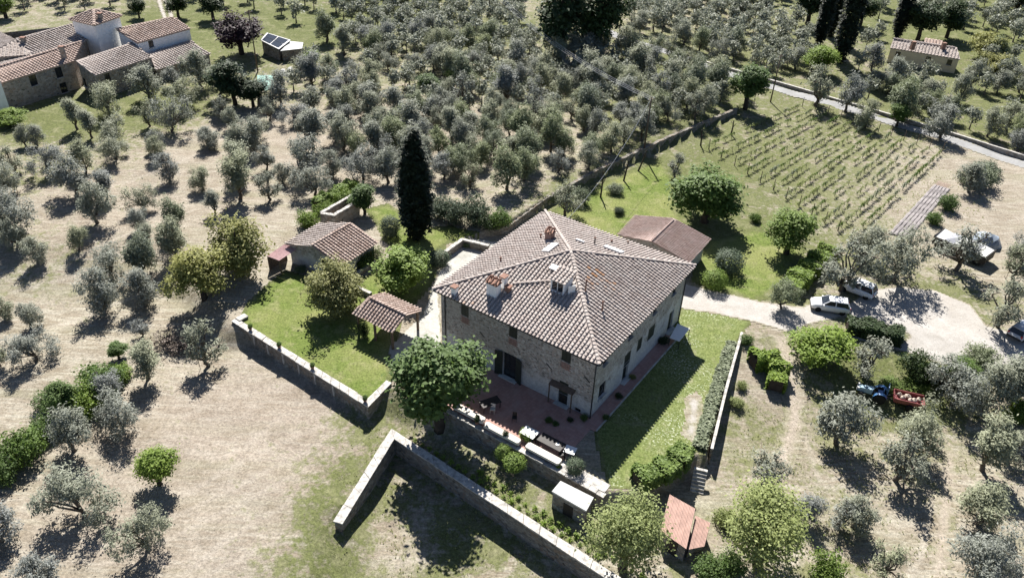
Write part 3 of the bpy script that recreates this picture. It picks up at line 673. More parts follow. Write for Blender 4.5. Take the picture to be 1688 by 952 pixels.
# gutters and drainpipes
for i in (0, 1):
    g = MB(ho); a, b = E4[i], E4[(i + 1) % 4]; out = -UB if i == 0 else UA; g.tube([a + out * .06 - [0, 0, .1], b + out * .06 - [0, 0, .1]], .07, 8); g.build('gutter', M['iron'], house, True)
for u, v, d in ((-HU + .55, -HV - .09, 0), (HU + .08, -HV - .08, 0), (HU + .09, HV - .1, 0)):
    g = MB(ho); g.tube([W(u, v, EH - .15), W(u, v, .05)], .06, 8); g.build('drainpipe', M['iron'], house, True)
ROOFN = []
for i in range(4): ROOFN.append(face_axes([E4[i], E4[(i + 1) % 4], APX], 0, 1))
def on_roof(px, py, i): o_, x, y, n = ROOFN[i]; return on_plane(px, py, o_, n)
def chimney(px, py, i, size, h, mat, capmat, label=None, cap='gable'):
    o_, x, y, n = ROOFN[i]; q = on_roof(px, py, i); c = MB(ho); c.box(q + [0, 0, h / 2 - .3], (size[0], size[1], h + .6), UA); co = c.build('chimney', M[mat], house, bevel=.015)
    if label: co['label'] = label
    t = q + np.array([0, 0, h])
    b = MB(ho); b.box(t + [0, 0, .05], (size[0] + .16, size[1] + .16, .09), UA); b.build('cap_slab', M['terracotta'], co)
    if cap == 'gable':
        for sx in (-1, 1):
            for sy in (-1, 1): b = MB(ho); b.box(t + UA * sx * (size[0] / 2 - .06) + UB * sy * (size[1] / 2 - .06) + [0, 0, .2], (.1, .1, .22), UA); b.build('cap_brick', M['terracotta'], co)
        k = max(2, int(size[0] / .3))
        for sy in (-1, 1):
            for j in range(k):
                b = MB(ho); u0 = UA * ((j + .5) / k - .5) * (size[0] + .2); a0 = t + u0 + UB * sy * (size[1] / 2 + .12) + [0, 0, .3]; a1 = t + u0 + UB * sy * .02 + [0, 0, .55]; b.tube([a0, a1], [.15, .12], 6); b.build('cap_tile', M[capmat], co)
    return co
chimney(813.5, 484, 0, (1.15, .75), 1.25, 'plaster', 'terracotta', 'white plastered chimney with tiled hat')
chimney(830.5, 472, 0, (.5, .6), 1.15, 'plaster', 'terracotta', 'slim white flue beside the large chimney', 'flat')
chimney(838, 480, 0, (.45, .45), .55, 'terracotta', 'terracotta', 'brick stub beside the large chimney', 'flat')
chimney(749.5, 483, 0, (.5, .5), .75, 'plaster', 'tile', 'small grey chimney near the eaves', 'flat')
chimney(906, 394, 3, (.75, .75), .8, 'brick', 'terracotta', 'brown brick chimney with arched cap', 'gable')
for px, py, i, h in ((980, 403, 2, .8), (965, 480, 1, 1.25), (992.5, 512, 1, 1.0), (825, 431, 3, .45), (891, 393, 3, .45), (1008, 401, 2, .3), (1035, 402, 2, .3)):
    q = on_roof(px, py, i); m = MB(ho); m.tube([q - [0, 0, .2], q + [0, 0, h]], .07, 8); vo = m.build('vent_pipe', M['terracotta' if i != 2 else 'iron'], house, True)
    m = MB(ho); m.lathe(q + [0, 0, h], [(.13, 0), (.13, .05), (.02, .14)], 8); m.build('cowl', M['terracotta'], vo)
for px, py, i, w_, l_ in ((908, 411, 3, 1.9, .9), (1010.5, 414, 2, 2.1, .85), (955.5, 400, 2, 1.0, .4), (916, 444, 0, 1.0, .6)):
    o_, x, y, n = ROOFN[i]; q = on_roof(px, py, i) + n * .2; m = MB(ho); m.box(q, (w_, l_, .16), x, y, n); so = m.build('skylight', M['zinc'], house)
    m = MB(ho); m.box(q + n * .09, (w_ - .1, l_ - .1, .03), x, y, n); m.build('pane', M['white'], so)
# dormer on the front slope
q = on_roof(918, 481, 0); dn = -UB; dw, dh, dl = 1.5, 1.25, 1.5
d = MB(ho)
for sx in (-1, 1): d.box(q + UA * sx * (dw / 2 - .07) + UB * dl / 2 + [0, 0, dh / 2 - .1], (.14, dl, dh + .2), UA)
d.box(q + [0, 0, -.02] - UB * .02, (dw, .16, .2), UA); d.box(q + [0, 0, dh - .05] - UB * .02, (dw, .16, .14), UA); dor = d.build('dormer', M['plaster'], house)
m = MB(ho); m.box(q + UB * .12 + [0, 0, dh / 2], (dw - .3, .05, dh - .2), UA); po = m.build('dormer_window', M['glass'], dor)
m = MB(ho); m.box(q + UB * .06 + [0, 0, dh / 2], (.07, .06, dh - .2), UA); m.build('dormer_frame', M['white'], dor)
A0 = q - UB * .2 + [0, 0, dh + .05]; A1 = q + UB * (dl + .4) + [0, 0, dh + .42]
rp = [A0 - UA * .95, A0 + UA * .95, A1 + UA * .95, A1 - UA * .95]; m = deck(rp, .08, ho); m.build('dormer_roof', M['tile'], dor)
put('dormer_tile_field', tile_mesh('dormer_tile_field', [tile_field(rp, margin=.02, seed=44)], M['tile'], origin=ho), dor)['kind'] = 'stuff'
q2 = on_roof(942, 483, 0); m = MB(ho); m.box(q2 + [0, 0, .35], (.7, .06, 1.0), (UA * .6 + UB * .8)); m.build('hatch_panel', M['white'], house)
a_, b_ = on_roof(846, 469, 0), on_roof(908, 464, 0); ridge_line(a_ + [0, 0, .1], b_ + [0, 0, .1], M['tile'], house, roof, .15, .4, 'snow_guard_tile')
# porch canopy on posts over the small terrace door
P, ax, n, w_, h_ = wc('front', porch); t = P + np.array([0, 0, h_ / 2 + .22])
c = [t + UA * -1.3 - UB * .6 + [0, 0, -.12], t + UA * 1.3 - UB * .6 + [0, 0, -.12], t + UA * 1.3 + [0, 0, .1], t - UA * 1.3 + [0, 0, .1]]
m = deck(c, .07, ho); pc = m.build('porch_canopy', M['wood'], house); pc['label'] = 'wooden canopy with climbing plant over the terrace door'
for sx in (-1, 1): m = MB(ho); m.box(t + UA * sx * 1.2 - UB * .55 + [0, 0, -1.36], (.1, .1, 2.35), UA); m.build('post', M['wood'], pc)
# terrace and side path
def slab(name, pts, mat, label, top, th, kind='structure'):
    m = MB((0, 0, 0)); m.hexa([p + np.array([0, 0, top - th]) for p in pts], [p + np.array([0, 0, top]) for p in pts]); return tag(m.build(name, M[mat]), label, None, kind=kind)
slab('terrace', [W(-4.2, -16.2), W(9.55, -16.2), W(9.55, -HV), W(-4.2, -HV)], 'paving', 'red brick-tiled terrace in front of the farmhouse', .06, .5)
slab('terrace_strip', [W(9.6, -16.2), W(14.2, -16.2), W(14.2, -15.2), W(9.6, -15.2)], 'coping', 'pale paved strip at the end of the terrace', .05, .3)
slab('side_path', [W(HU + .02, -10.6), W(HU + 1.3, -10.6), W(HU + 1.3, HV - 3), W(HU + .02, HV - 3)], 'paving', 'paved path along the shaded side of the farmhouse', .07, .3)
m = MB((0, 0, 0)); m.box(W(HU + 1.37, -1.8, .07), (.12, 17.4, .2), UA); tag(m.build('path_kerb', M['coping']), 'pale kerb along the side path', None, kind='structure')
aw = thing('white_awning', tuple(GZ(1118, 560)), 'white awning panel on posts at the far end of the side path', 'awning'); o = np.array(aw.location)
q = [GZ(1104, 556, 1.1), GZ(1120, 562, 1.1), GZ(1137, 541, 1.3), GZ(1117, 533, 1.3)]; m = deck(q, .06, o); m.build('panel', M['white'], aw)
for p in q: m = MB(o); m.box([p[0], p[1], p[2] / 2 - .03], (.06, .06, p[2] - .06)); m.build('post', M['iron'], aw)
sheet('worn_patch', [poly_px([(1128, 655), (1150, 645), (1160, 665), (1152, 715), (1140, 728), (1122, 715), (1130, 690)])], M['gravel'], 'pale worn patch in the flowery side lawn', .03, .25, 1.4)
# ------------------------------------------------------------------ other buildings
def g3(px, py, z): return GZ(px, py, z)
def walls(root, o, C, zb, mat, ops=None, style='pane', inset=0.0, part='wall'):
    """walls round a footprint; corners are 3D points at the wall top, ops = {edge: [(px, py, w, h)]}"""
    C = [np.asarray(c, float) for c in C]
    ops = dict(ops or {}); n_ = len(C)
    area = sum(C[i][0] * C[(i + 1) % n_][1] - C[(i + 1) % n_][0] * C[i][1] for i in range(n_))
    mid = sum(C) / n_
    if inset: C = [c + (mid - c) * np.array([inset, inset, 0]) / max(1e-6, np.linalg.norm((mid - c)[:2])) for c in C]
    for i in range(n_):
        a, b = C[i], C[(i + 1) % n_]; key = i
        if area < 0: a, b = b, a
        ax = (b - a) * [1, 1, 0]; L = np.linalg.norm(ax)
        if L < .05: continue
        ax /= L; nr = np.array([ax[1], -ax[0], 0]); zt = min(a[2], b[2]) - zb; P0 = np.array([a[0], a[1], zb]); rs = []
        for px, py, w_, h_ in ops.get(key, []):
            u, z = uz(px, py, P0, ax, nr); z -= zb; u = min(max(u, w_ / 2 + .1), L - w_ / 2 - .1); z = min(max(z, h_ / 2 + .02), zt - h_ / 2 - .05); rs.append((u - w_ / 2, u + w_ / 2, z - h_ / 2, z + h_ / 2))
        m = MB(o); wall_panel(m, P0, ax, L, zt, rs, nr, .25)
        if abs(a[2] - b[2]) > .02: m.quad(P0 + [0, 0, zt], P0 + ax * L + [0, 0, zt], b, a)
        wo = m.build(part, M[mat], root)
        for r in rs:
            P = P0 + ax * (r[0] + r[1]) / 2 + np.array([0, 0, (r[2] + r[3]) / 2]); window(root, o, P, ax, nr, r[1] - r[0], r[3] - r[2], style)
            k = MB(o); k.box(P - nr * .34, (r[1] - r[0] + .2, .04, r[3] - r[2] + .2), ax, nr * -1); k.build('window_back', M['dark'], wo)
def roof_face(root, o, P, e0, e1, mat, pitch=.4, L=.36, r=.135, ridge=None, th=.12, seed=0, margin=.02):
    m = deck(P, th, o); ro = m.build('roof', M[mat], root)
    put('roof_tile_field', tile_mesh('roof_tile_field', [tile_field(P, e0, e1, pitch, L, r, margin=margin, seed=seed)], M[mat], pitch, L, r, origin=o), ro)['kind'] = 'stuff'
    if ridge: ridge_line(P[ridge[0]] + np.array([0, 0, .06]), P[ridge[1]] + np.array([0, 0, .06]), M[mat], root, ro, r * 1.4, L * 1.15)
    return ro
# --- tiled annex behind the farmhouse
an = thing('tiled_annex', tuple(GZ(1075, 425)), 'low annex with brown gable roof behind the farmhouse', 'annex'); o = np.array(an.location)
z0, z1 = 2.9, 4.0
p1, p2, p3, p4 = g3(1048.4, 354.6, z0), g3(1019, 387, z0), g3(1170.5, 394, z0), g3(1135, 433.4, z0); r1, r2 = g3(1112.6, 360.3, z1), g3(1074.3, 397.4, z1)
roof_face(an, o, [p2, p1, r1, r2], 0, 1, 'tile_pink', .3, .3, .095, (3, 2), seed=61); roof_face(an, o, [p4, p3, r1, r2], 0, 1, 'tile_pink', .3, .3, .095, seed=62)
ctr = (p1 + p2 + p3 + p4) / 4; ins = lambda p, k=.9, dz=-.16: np.array([*(ctr + (p - ctr) * k)[:2], p[2] + dz])
walls(an, o, [ins(p1), ins(p2), ins(r2), ins(p4), ins(p3), ins(r1)], 0, 'stone', {2: [(1105, 430, 1.0, 1.2)]})
# --- shed with grey and brown slopes, pink lean-to
sh = thing('garden_shed', tuple(GZ(530, 440)), 'tile-roofed shed with dark door left of the cypress', 'shed'); o = np.array(sh.location)
z0, z1 = 2.3, 3.5
ra, rb = g3(514.1, 405, z1), g3(580.5, 367.2, z1); ea, eb = g3(562, 439, z0), g3(623.7, 398.8, z0); fa, fb = g3(469.3, 401.9, z0 + .3), g3(528, 368, z0 + .3)
roof_face(sh, o, [ea, eb, rb, ra], 0, 1, 'tile_loggia', .42, .36, .14, (3, 2), seed=71); roof_face(sh, o, [fa, fb, rb, ra], 0, 1, 'tile_villa', .42, .36, .14, seed=72)
ctr = (ea + eb + fa + fb) / 4
walls(sh, o, [ins(ra), ins(ea), ins(eb), ins(rb), ins(fb), ins(fa)], 0, 'stone')
a_, b_ = ins(ra), ins(ea); ax = (b_ - a_) * [1, 1, 0]; ax /= np.linalg.norm(ax); nr = np.array([ax[1], -ax[0], 0]); nr = nr if nr[1] < 0 else -nr
m = MB(o); m.box((a_ + b_) / 2 * [1, 1, 0] + nr * .05 + [0, 0, 1.0], (1.7, .08, 2.0), ax); dd = m.build('door', M['shutter'], sh); m = MB(o); m.box((a_ + b_) / 2 * [1, 1, 0] + nr * .1 + [0, 0, 2.06], (1.9, .08, .12), ax); m.build('lintel', M['wood'], sh)
lt = thing('lean_to', tuple(GZ(468, 440)), 'low lean-to with pink corrugated sheet roof beside the shed', 'lean-to'); o = np.array(lt.location)
q = [g3(440, 422, 1.9), g3(460, 429.7, 1.9), g3(494.8, 407.3, 2.2), g3(469.3, 401.9, 2.2)]
def corrugated(root, o, q, mat, n=14, amp=.035, name='roof_sheet', sheets=3):
    """single corrugated sheets laid side by side; q0-q1 and q3-q2 are the two ends of the waves"""
    for s in range(sheets):
        m = MB(o); vs = []; k = n
        for i in range(k + 1):
            t = (s + i / k * .985) / sheets; dz = amp * math.sin(i * math.pi) if False else amp * (1 if i % 2 else -1)
            for w_ in (0, 1): a0 = q[0] + (q[3] - q[0]) * t; a1 = q[1] + (q[2] - q[1]) * t; vs.append((a0 if w_ == 0 else a1) + [0, 0, dz + .012 * s])
        m.add(vs, [(2 * i, 2 * i + 1, 2 * i + 3, 2 * i + 2) for i in range(k)]); m.build(name, M[mat], root)
corrugated(lt, o, [q[3], q[2], q[1], q[0]], 'pinksheet', 10, .03)
for i, p in enumerate(q): m = MB(o); m.box(p * [1, 1, 0] * 1.0 + (sum(q) / 4 - p) * [.06, .06, 0] + [0, 0, p[2] / 2 - .08], (.12, .12, p[2] - .14)); m.build('post', M['wood'], lt)
m = MB(o); a_, b_ = q[0], q[3]; m.quad(a_ * [1, 1, 0], b_ * [1, 1, 0], b_ - [0, 0, .1], a_ - [0, 0, .1]); m.build('side_boards', M['wood'], lt)
# --- roofless ruin
ru = [g3(529.5, 351, 2.0), g3(550.4, 355, 1.9), g3(588, 333, 2.0), g3(590, 316.5, 1.9)]
wall_line('ruined_hut', 'roofless ruined stone hut wrapped in bright shrubs', [*ru, ru[0]], [2.0, 1.9, 2.0, 1.9, 2.0], .45, 2.2, 'coping', 'top_stone', 'ruin', 'stone_villa', .5, .02, caph=.1)
# --- pergola
pg = thing('tiled_pergola', tuple(GZ(645, 565)), 'open pergola with red tiled gable roof at the end of the garden lawn', 'pergola'); o = np.array(pg.location)
z0, z1 = 2.5, 3.5
ra, rb = g3(606.3, 489.2, z1), g3(669.3, 519.4, z1); ea, eb = g3(581, 515.4, z0), g3(646.6, 548.1, z0); fa, fb = g3(631.5, 482.6, z0), g3(695.5, 511.3, z0)
roof_face(pg, o, [ea, eb, rb, ra], 0, 1, 'tile_loggia', .4, .36, .135, (2, 3), seed=81); roof_face(pg, o, [fa, fb, rb, ra], 0, 1, 'tile_loggia', .4, .36, .135, seed=82)
ctr = (ea + eb + fa + fb) / 4; ins2 = lambda p, k=.86: np.array([*(ctr + (p - ctr) * k)[:2], p[2]])
for p in (ea, eb, fa, fb, (ea + eb) / 2): c = ins2(p); m = MB(o); m.box([c[0], c[1], c[2] / 2 - .05], (.2, .2, c[2] - .06), UA); m.build('post', M['wood'], pg)
for a_, b_ in ((ea, eb), (fa, fb), (ra, rb), (ea, ra), (fa, ra), (eb, rb), (fb, rb)): a_, b_ = ins2(a_), ins2(b_); m = MB(o); m.tube([a_ - [0, 0, .2], b_ - [0, 0, .2]], .08, 4); m.build('beam', M['wood'], pg)
# --- concrete-topped tank
tk = thing('water_tank', (*GZ(940, 845, LOW)[:2], LOW), 'small stone tank hut with flat white concrete top under the terrace', 'tank'); o = np.array(tk.location)
q = [g3(909.5, 809, .45), g3(966.5, 841.5, .45), g3(979, 819, .45), g3(924, 791.5, .45)]; c4 = sum(q) / 4
m = deck(q, .16, o); m.build('concrete_top', M['concrete_slab'], tk, bevel=.03)
walls(tk, o, [np.array([*(c4 + (p - c4) * .94)[:2], .29]) for p in q], LOW - .3, 'stone_dark')
a_, b_ = q[0], q[1]; ax = (b_ - a_) / np.linalg.norm(b_ - a_); m = MB(o); m.box(c4 + (q[0] + q[1] - 2 * c4) / 2 * .98 + [0, 0, -1.2], (.9, .06, 1.3), ax); m.build('hatch_door', M['dark_wood'], tk)
# --- red roofed hut
rh = thing('red_roofed_hut', (*GZ(1120, 925, LOW)[:2], LOW), 'small hut with red sheet roof at the bottom of the garden steps', 'hut'); o = np.array(rh.location)
za, zb_ = .9, .35
q = [g3(1088.5, 874, zb_), g3(1131.5, 905, zb_), g3(1146.5, 838.5, za), g3(1104, 814, za)]
corrugated(rh, o, [q[3], q[0], q[1], q[2]], 'rust', 8, .02, sheets=5)
c4 = sum(q) / 4; walls(rh, o, [np.array([*(c4 + (p - c4) * .93)[:2], p[2] - .12]) for p in q], LOW - .3, 'stone_dark')
m = MB(o); e0, e1 = q[0], q[1]; ax = (e1 - e0) * [1, 1, 0]; ax /= np.linalg.norm(ax); m.box(c4 + ((e0 + e1) / 2 - c4) * .955 + [0, 0, -.95], (.9, .07, 1.75), ax); m.build('door', M['dark_wood'], rh)
q2_ = [g3(1134, 905, .05), g3(1161.5, 900, -.1), g3(1171.5, 861.5, .25), g3(1146.5, 849, .4)]
corrugated(rh, o, [q2_[0], q2_[3], q2_[2], q2_[1]], 'rust', 8, .02, name='lower_roof_sheet', sheets=3)
c5 = sum(q2_) / 4; walls(rh, o, [np.array([*(c5 + (p - c5) * .9)[:2], p[2] - .1]) for p in q2_], LOW - .3, 'stone_dark')
# --- garden steps
st = thing('stone_steps', tuple(GZ(1150, 800, -.8)), 'flight of stone steps going down between hedge and thin wall', 'steps'); o = np.array(st.location)
s0, s1 = GZ(1156, 770, 0), GZ(1148, 812, LOW); dv = s1 - s0
for k in range(7):
    t = (k + .5) / 7; c = s0 + dv * t; ax = np.array([dv[1], -dv[0], 0]); ax /= np.linalg.norm(ax); dd_ = np.linalg.norm(dv[:2]) / 7
    m = MB(o); m.box(c + [0, 0, -.12], (1.15, dd_ * 1.15, .26), ax); m.build('step', M['coping'], st, bevel=.02)
# --- villa in the far corner
vl = thing('stone_villa', tuple(GZ(150, 150)), 'rambling stone villa with white tower and tiled roofs in the upper corner', 'villa'); o = np.array(vl.location)
def vr(P, e0=0, e1=1, ridge=None, seed=0, mat='tile_villa'): return roof_face(vl, o, P, e0, e1, mat, .55, .5, .19, ridge, .2, seed)
a0, a1 = g3(-50, 152.5, 4.60), g3(122, 101, 4.60); b1, b0 = g3(137, 68.5, 5.55), g3(-50, 125, 5.55)
vr([a0, a1, b1, b0], 0, 1, (3, 2), 101, 'tile_loggia')
c0, c1 = b0 + (b0 - a0) * [1, 1, 0] - [0, 0, .95], b1 + (b1 - a1) * [1, 1, 0] - [0, 0, .95]
vr([c0, c1, b1, b0], 0, 1, None, 102)
C4 = (a0 + a1 + c0 + c1) / 4; iv = lambda p, C, k=.97, dz=-.2: np.array([*(C + (p - C) * k)[:2], p[2] + dz])
walls(vl, o, [iv(a0, C4), iv(a1, C4), iv(b1, C4), iv(c1, C4), iv(c0, C4), iv(b0, C4)], 0, 'stone_villa', {0: [(55, 132, 1.2, 1.7), (97, 118, 1.2, 1.7), (107, 150, 1.2, 1.7)]})
# second wing behind, with shaded hip
d0, d1, e1, e0 = g3(55, 90, 5.26), g3(138, 64, 5.26), g3(127, 39, 6.42), g3(27, 66, 6.42)
vr([d0, d1, e1, e0], 0, 1, (3, 2), 103); h0 = g3(-30, 96, 5.26); vr([h0, d0, e0], 0, 1, None, 104); h1 = g3(0, 52, 5.26); vr([h1, h0, e0], 0, 1, None, 105)
D4 = (d0 + d1 + e0 + e1) / 4; walls(vl, o, [iv(h0, D4, .97), iv(d0, D4, .97), iv(d1, D4, .97), iv(e1, D4, .97), iv(h1, D4, .97)], 0, 'stone_villa')
# front block
f0, f1, f2, f3 = g3(157, 125, 3.94), g3(251, 95, 3.94), g3(217, 70, 4.96), g3(125, 100, 4.96)
vr([f0, f1, f2, f3], 0, 1, None, 106); F4 = (f0 + f1 + f2 + f3) / 4
walls(vl, o, [iv(f0, F4), iv(f1, F4), iv(f2, F4), iv(f3, F4)], 0, 'stone_villa', {0: [(177, 126, 1.0, 1.4), (232, 128, 1.2, 1.8)], 3: [(134, 133, 1.0, 1.5)]})
# white upper block and its lean-to
k0, k1, k2, k3 = g3(226, 71, 5.40), g3(314, 47, 5.40), g3(289, 29, 6.28), g3(192, 49, 6.28)
vr([k0, k1, k2, k3], 0, 1, (3, 2), 107, 'tile_loggia'); K4 = (k0 + k1 + k2 + k3) / 4
walls(vl, o, [iv(k0, K4), iv(k1, K4), iv(k2, K4), iv(k3, K4)], 0, 'plaster', {0: [(249, 72, 1.0, 1.2)]})
n0, n1, n2, n3 = g3(257, 116, 2.34), g3(346, 89, 2.34), g3(314, 66, 3.50), g3(246, 87, 3.50)
vr([n0, n1, n2, n3], 0, 1, None, 108); N4 = (n0 + n1 + n2 + n3) / 4
walls(vl, o, [iv(n0, N4), iv(n1, N4), iv(n2, N4), iv(n3, N4)], 0, 'stone_villa', {0: [(335, 100, 1.1, 1.2), (300, 112, 1.1, 1.5)]})
# tower
t0, t1, t2 = g3(114, 32.5, 8.18), g3(155, 42, 8.18), g3(201, 26, 8.18); t3 = t0 + t2 - t1; ap = (t0 + t2) / 2 + np.array([0, 0, 1.45]); T4 = (t0 + t2) / 2
for i, (p, q_) in enumerate(((t0, t1), (t1, t2), (t2, t3), (t3, t0))): vr([p, q_, ap], 0, 1, None, 110 + i, 'tile_loggia')
walls(vl, o, [iv(p, T4, .9) for p in (t0, t1, t2, t3)], 0, 'plaster')
for p in (t0, t1, t2): ridge_line(p, ap, M['tile_loggia'], vl, vl, .28, .6)
# white house cut by the edge of the picture
w1 = GZ(20, 190, 0) + np.array([0, 0, 6.2]); w0 = GZ(-70, 217, 0) + np.array([0, 0, 6.2])
wh = thing('white_house', tuple(GZ(5, 180)), 'white plastered house corner at the picture edge beside the stone villa', 'house'); o2 = np.array(wh.location)
s_ = (w1 - w0) / np.linalg.norm(w1 - w0); dpt = np.array([-s_[1], s_[0], 0]) * 2.0
walls(wh, o2, [w0, w1, w1 + dpt, w0 + dpt], 0, 'plaster'); roof_face(wh, o2, [w0 + [0, 0, .02], w1 + [0, 0, .02], w1 + dpt + [0, 0, .5], w0 + dpt + [0, 0, .5]], 0, 1, 'tile_villa', .55, .5, .19, seed=120)
for (px, py, hh) in ((165, 27, .9), (39, 68, 1.0), (102, 82, .9)):
    q = g3(px, py, 6.4 if px != 165 else 9.0); m = MB(o); m.box(q + [0, 0, hh / 2 - 1.0], (.65, .55, hh + 1.2)); ch = m.build('chimney', M['stone_villa'], vl); m = MB(o); m.box(q + [0, 0, hh - .35], (.85, .75, .12)); m.build('cap_slab', M['terracotta'], ch)
# --- long cream farmhouse far right
fh = thing('cream_farmhouse', tuple(GZ(1525, 110)), 'long low cream farmhouse with grey tiled roof among the far olives', 'house'); o = np.array(fh.location)
a0, a1, b1, b0 = g3(1467, 79, 2.9), g3(1583, 98, 2.9), g3(1578, 80, 3.9), g3(1473, 64.5, 3.9)
roof_face(fh, o, [a0, a1, b1, b0], 0, 1, 'tile_villa', .6, .55, .2, (3, 2), .2, 131); c0, c1 = b0 + (b0 - a0) * [1, 1, 0] - [0, 0, 1.0], b1 + (b1 - a1) * [1, 1, 0] - [0, 0, 1.0]
roof_face(fh, o, [c0, c1, b1, b0], 0, 1, 'tile_villa', .6, .55, .2, None, .2, 132); C4 = (a0 + a1 + c0 + c1) / 4
walls(fh, o, [iv(a0, C4), iv(a1, C4), iv(b1, C4), iv(c1, C4), iv(c0, C4), iv(b0, C4)], 0, 'cream', {0: [(1480, 90, .9, 1.1), (1530, 98, .9, 1.1), (1565, 103, .9, 1.1)]})
u0, u1, u2, u3 = g3(1523, 72.5, 3.5), g3(1552, 77, 3.5), g3(1554, 67, 4.0), g3(1525, 62.5, 4.0)
roof_face(fh, o, [u0, u1, u2, u3], 0, 1, 'tile_loggia', .6, .55, .2, None, .2, 133); U4 = (u0 + u1 + u2 + u3) / 4; walls(fh, o, [iv(p, U4) for p in (u0, u1, u2, u3)], 0, 'cream')
for px, py in ((1505, 76), (1555, 78)): q = g3(px, py, 4.0); m = MB(o); m.box(q + [0, 0, .1], (.7, .7, 1.6)); m.build('chimney', M['terracotta'], fh)
# --- glazed shed near the villa
gs = thing('glazed_shed', tuple(GZ(460, 100)), 'small stone shed with four-pane skylight roof near the villa', 'shed'); o = np.array(gs.location)
q = [g3(429.5, 66, 2.6), g3(459.5, 81, 2.3), g3(479, 66, 2.6), g3(440, 54, 3.0)]; m = deck(q, .12, o); m.build('roof', M['plaster'], gs); Q4 = sum(q) / 4
ax, ay = (q[1] - q[0]), (q[2] - q[1])
for i in (0, 1):
    for j in (0, 1):
        f = lambda s, t: (q[0] * (1 - s) + q[1] * s) * (1 - t) + (q[3] * (1 - s) + q[2] * s) * t
        e = [f(.06 + .46 * i, .06 + .46 * j), f(.48 + .46 * i, .06 + .46 * j), f(.48 + .46 * i, .48 + .46 * j), f(.06 + .46 * i, .48 + .46 * j)]; m = MB(o); m.hexa(e, [p + [0, 0, .05] for p in e]); m.build('roof_pane', M['glass'], gs)
walls(gs, o, [np.array([*(Q4 + (p - Q4) * .92)[:2], p[2] - .14]) for p in q], 0, 'stone_dark')
q2_ = [g3(479, 68, 2.2), g3(462, 84, 2.1), g3(498, 80, 1.9), g3(500, 70, 2.0)]; m = deck(q2_, .1, o); m.build('side_roof', M['concrete_slab'], gs); Q4 = sum(q2_) / 4; walls(gs, o, [np.array([*(Q4 + (p - Q4) * .9)[:2], p[2] - .12]) for p in q2_], 0, 'stone_dark')

# ------------------------------------------------------------------ terrace furniture
def table(label, u, v, L, Wd, h, mat, cloth=None, name='table', leg='dark_wood', rz=0.0, group=None, drop=.35):
    t = thing(name, tuple(W(u, v, .06)), label, 'table', group); o = np.array(t.location); ca, sa = math.cos(rz), math.sin(rz); A = UA * ca + UB * sa; B = -UA * sa + UB * ca; c = W(u, v, .06)
    m = MB(o); m.box(c + [0, 0, h - .025], (L, Wd, .05), A); m.build('table_top', M[mat], t, bevel=.008)
    for sx in (-1, 1):
        for sy in (-1, 1): m = MB(o); m.box(c + A * sx * (L / 2 - .12) + B * sy * (Wd / 2 - .1) + [0, 0, h / 2 - .03], (.07, .07, h - .06), A); m.build('leg', M[leg], t)
    if cloth:
        m = MB(o); r = .12; ring = []
        pts = [(L / 2, Wd / 2 - r), (L / 2 - r, Wd / 2), (-L / 2 + r, Wd / 2), (-L / 2, Wd / 2 - r), (-L / 2, -Wd / 2 + r), (-L / 2 + r, -Wd / 2), (L / 2 - r, -Wd / 2), (L / 2, -Wd / 2 + r)]
        dense = []
        for i in range(8):
            p, q_ = np.array(pts[i]), np.array(pts[(i + 1) % 8]); k = max(1, int(np.linalg.norm(q_ - p) / .22))
            dense += [p + (q_ - p) * j / k for j in range(k)]
        top = [c + A * p[0] * 1.015 + B * p[1] * 1.03 + [0, 0, h + .006] for p in dense]
        bot = [c + A * p[0] * (1.03 + .02 * (i % 2)) + B * p[1] * (1.06 + .05 * (i % 2)) + [0, 0, h - drop] for i, p in enumerate(dense)]; n = len(top)
        m.add(top + bot, [tuple(range(n))] + [(i, n + i, n + (i + 1) % n, (i + 1) % n) for i in range(n)]); m.build('tablecloth', M[cloth], t)
    return t
def chair(label, u, v, rz, mat, group='terrace chairs'):
    t = thing('garden_chair', tuple(W(u, v, .06)), label, 'chair', group); o = np.array(t.location); A = UA * math.cos(rz) + UB * math.sin(rz); B = -UA * math.sin(rz) + UB * math.cos(rz); c = W(u, v, .06)
    m = MB(o); m.box(c + [0, 0, .44], (.44, .44, .04), A); m.build('seat', M[mat], t)
    m = MB(o); m.box(c + B * .21 + [0, 0, .7], (.42, .035, .42), A); m.build('backrest', M[mat], t)
    for sx in (-1, 1):
        for sy in (-1, 1): m = MB(o); m.box(c + A * sx * .19 + B * sy * .19 + [0, 0, .21], (.04, .04, .42), A); m.build('leg', M[mat], t)
    return t
def uv(px, py, z=.7): q = GZ(px, py, z) - HC; return float(np.dot(q, UA)), float(np.dot(q, UB))
table('long table under cream cloth beneath the terrace tree', *uv(773, 677), 3.4, .62, .55, 'wood', 'cloth', drop=.3)
table('long table under cream cloth in the middle of the terrace edge', *uv(828, 710), 3.7, .6, .5, 'wood', 'cloth', drop=.25)
table('longest white-clothed table near the far end of the terrace edge', *uv(896, 744), 3.4, .7, .5, 'wood', 'cloth', drop=.2)
table('dark table standing alone in the middle of the terrace', *uv(808, 663), 1.9, 1.0, .75, 'dark_wood', rz=1.1)
table('dark table with a white plate between clothed table and door', *uv(909, 729), 2.4, 1.1, .74, 'dark_wood')
table('white square table behind the leafy pot', *uv(873, 713), 1.4, 1.1, .74, 'white', leg='iron')
table('small white table beside the round grey bush', *uv(940, 742), 1.0, .9, .74, 'white', leg='iron', rz=.2)
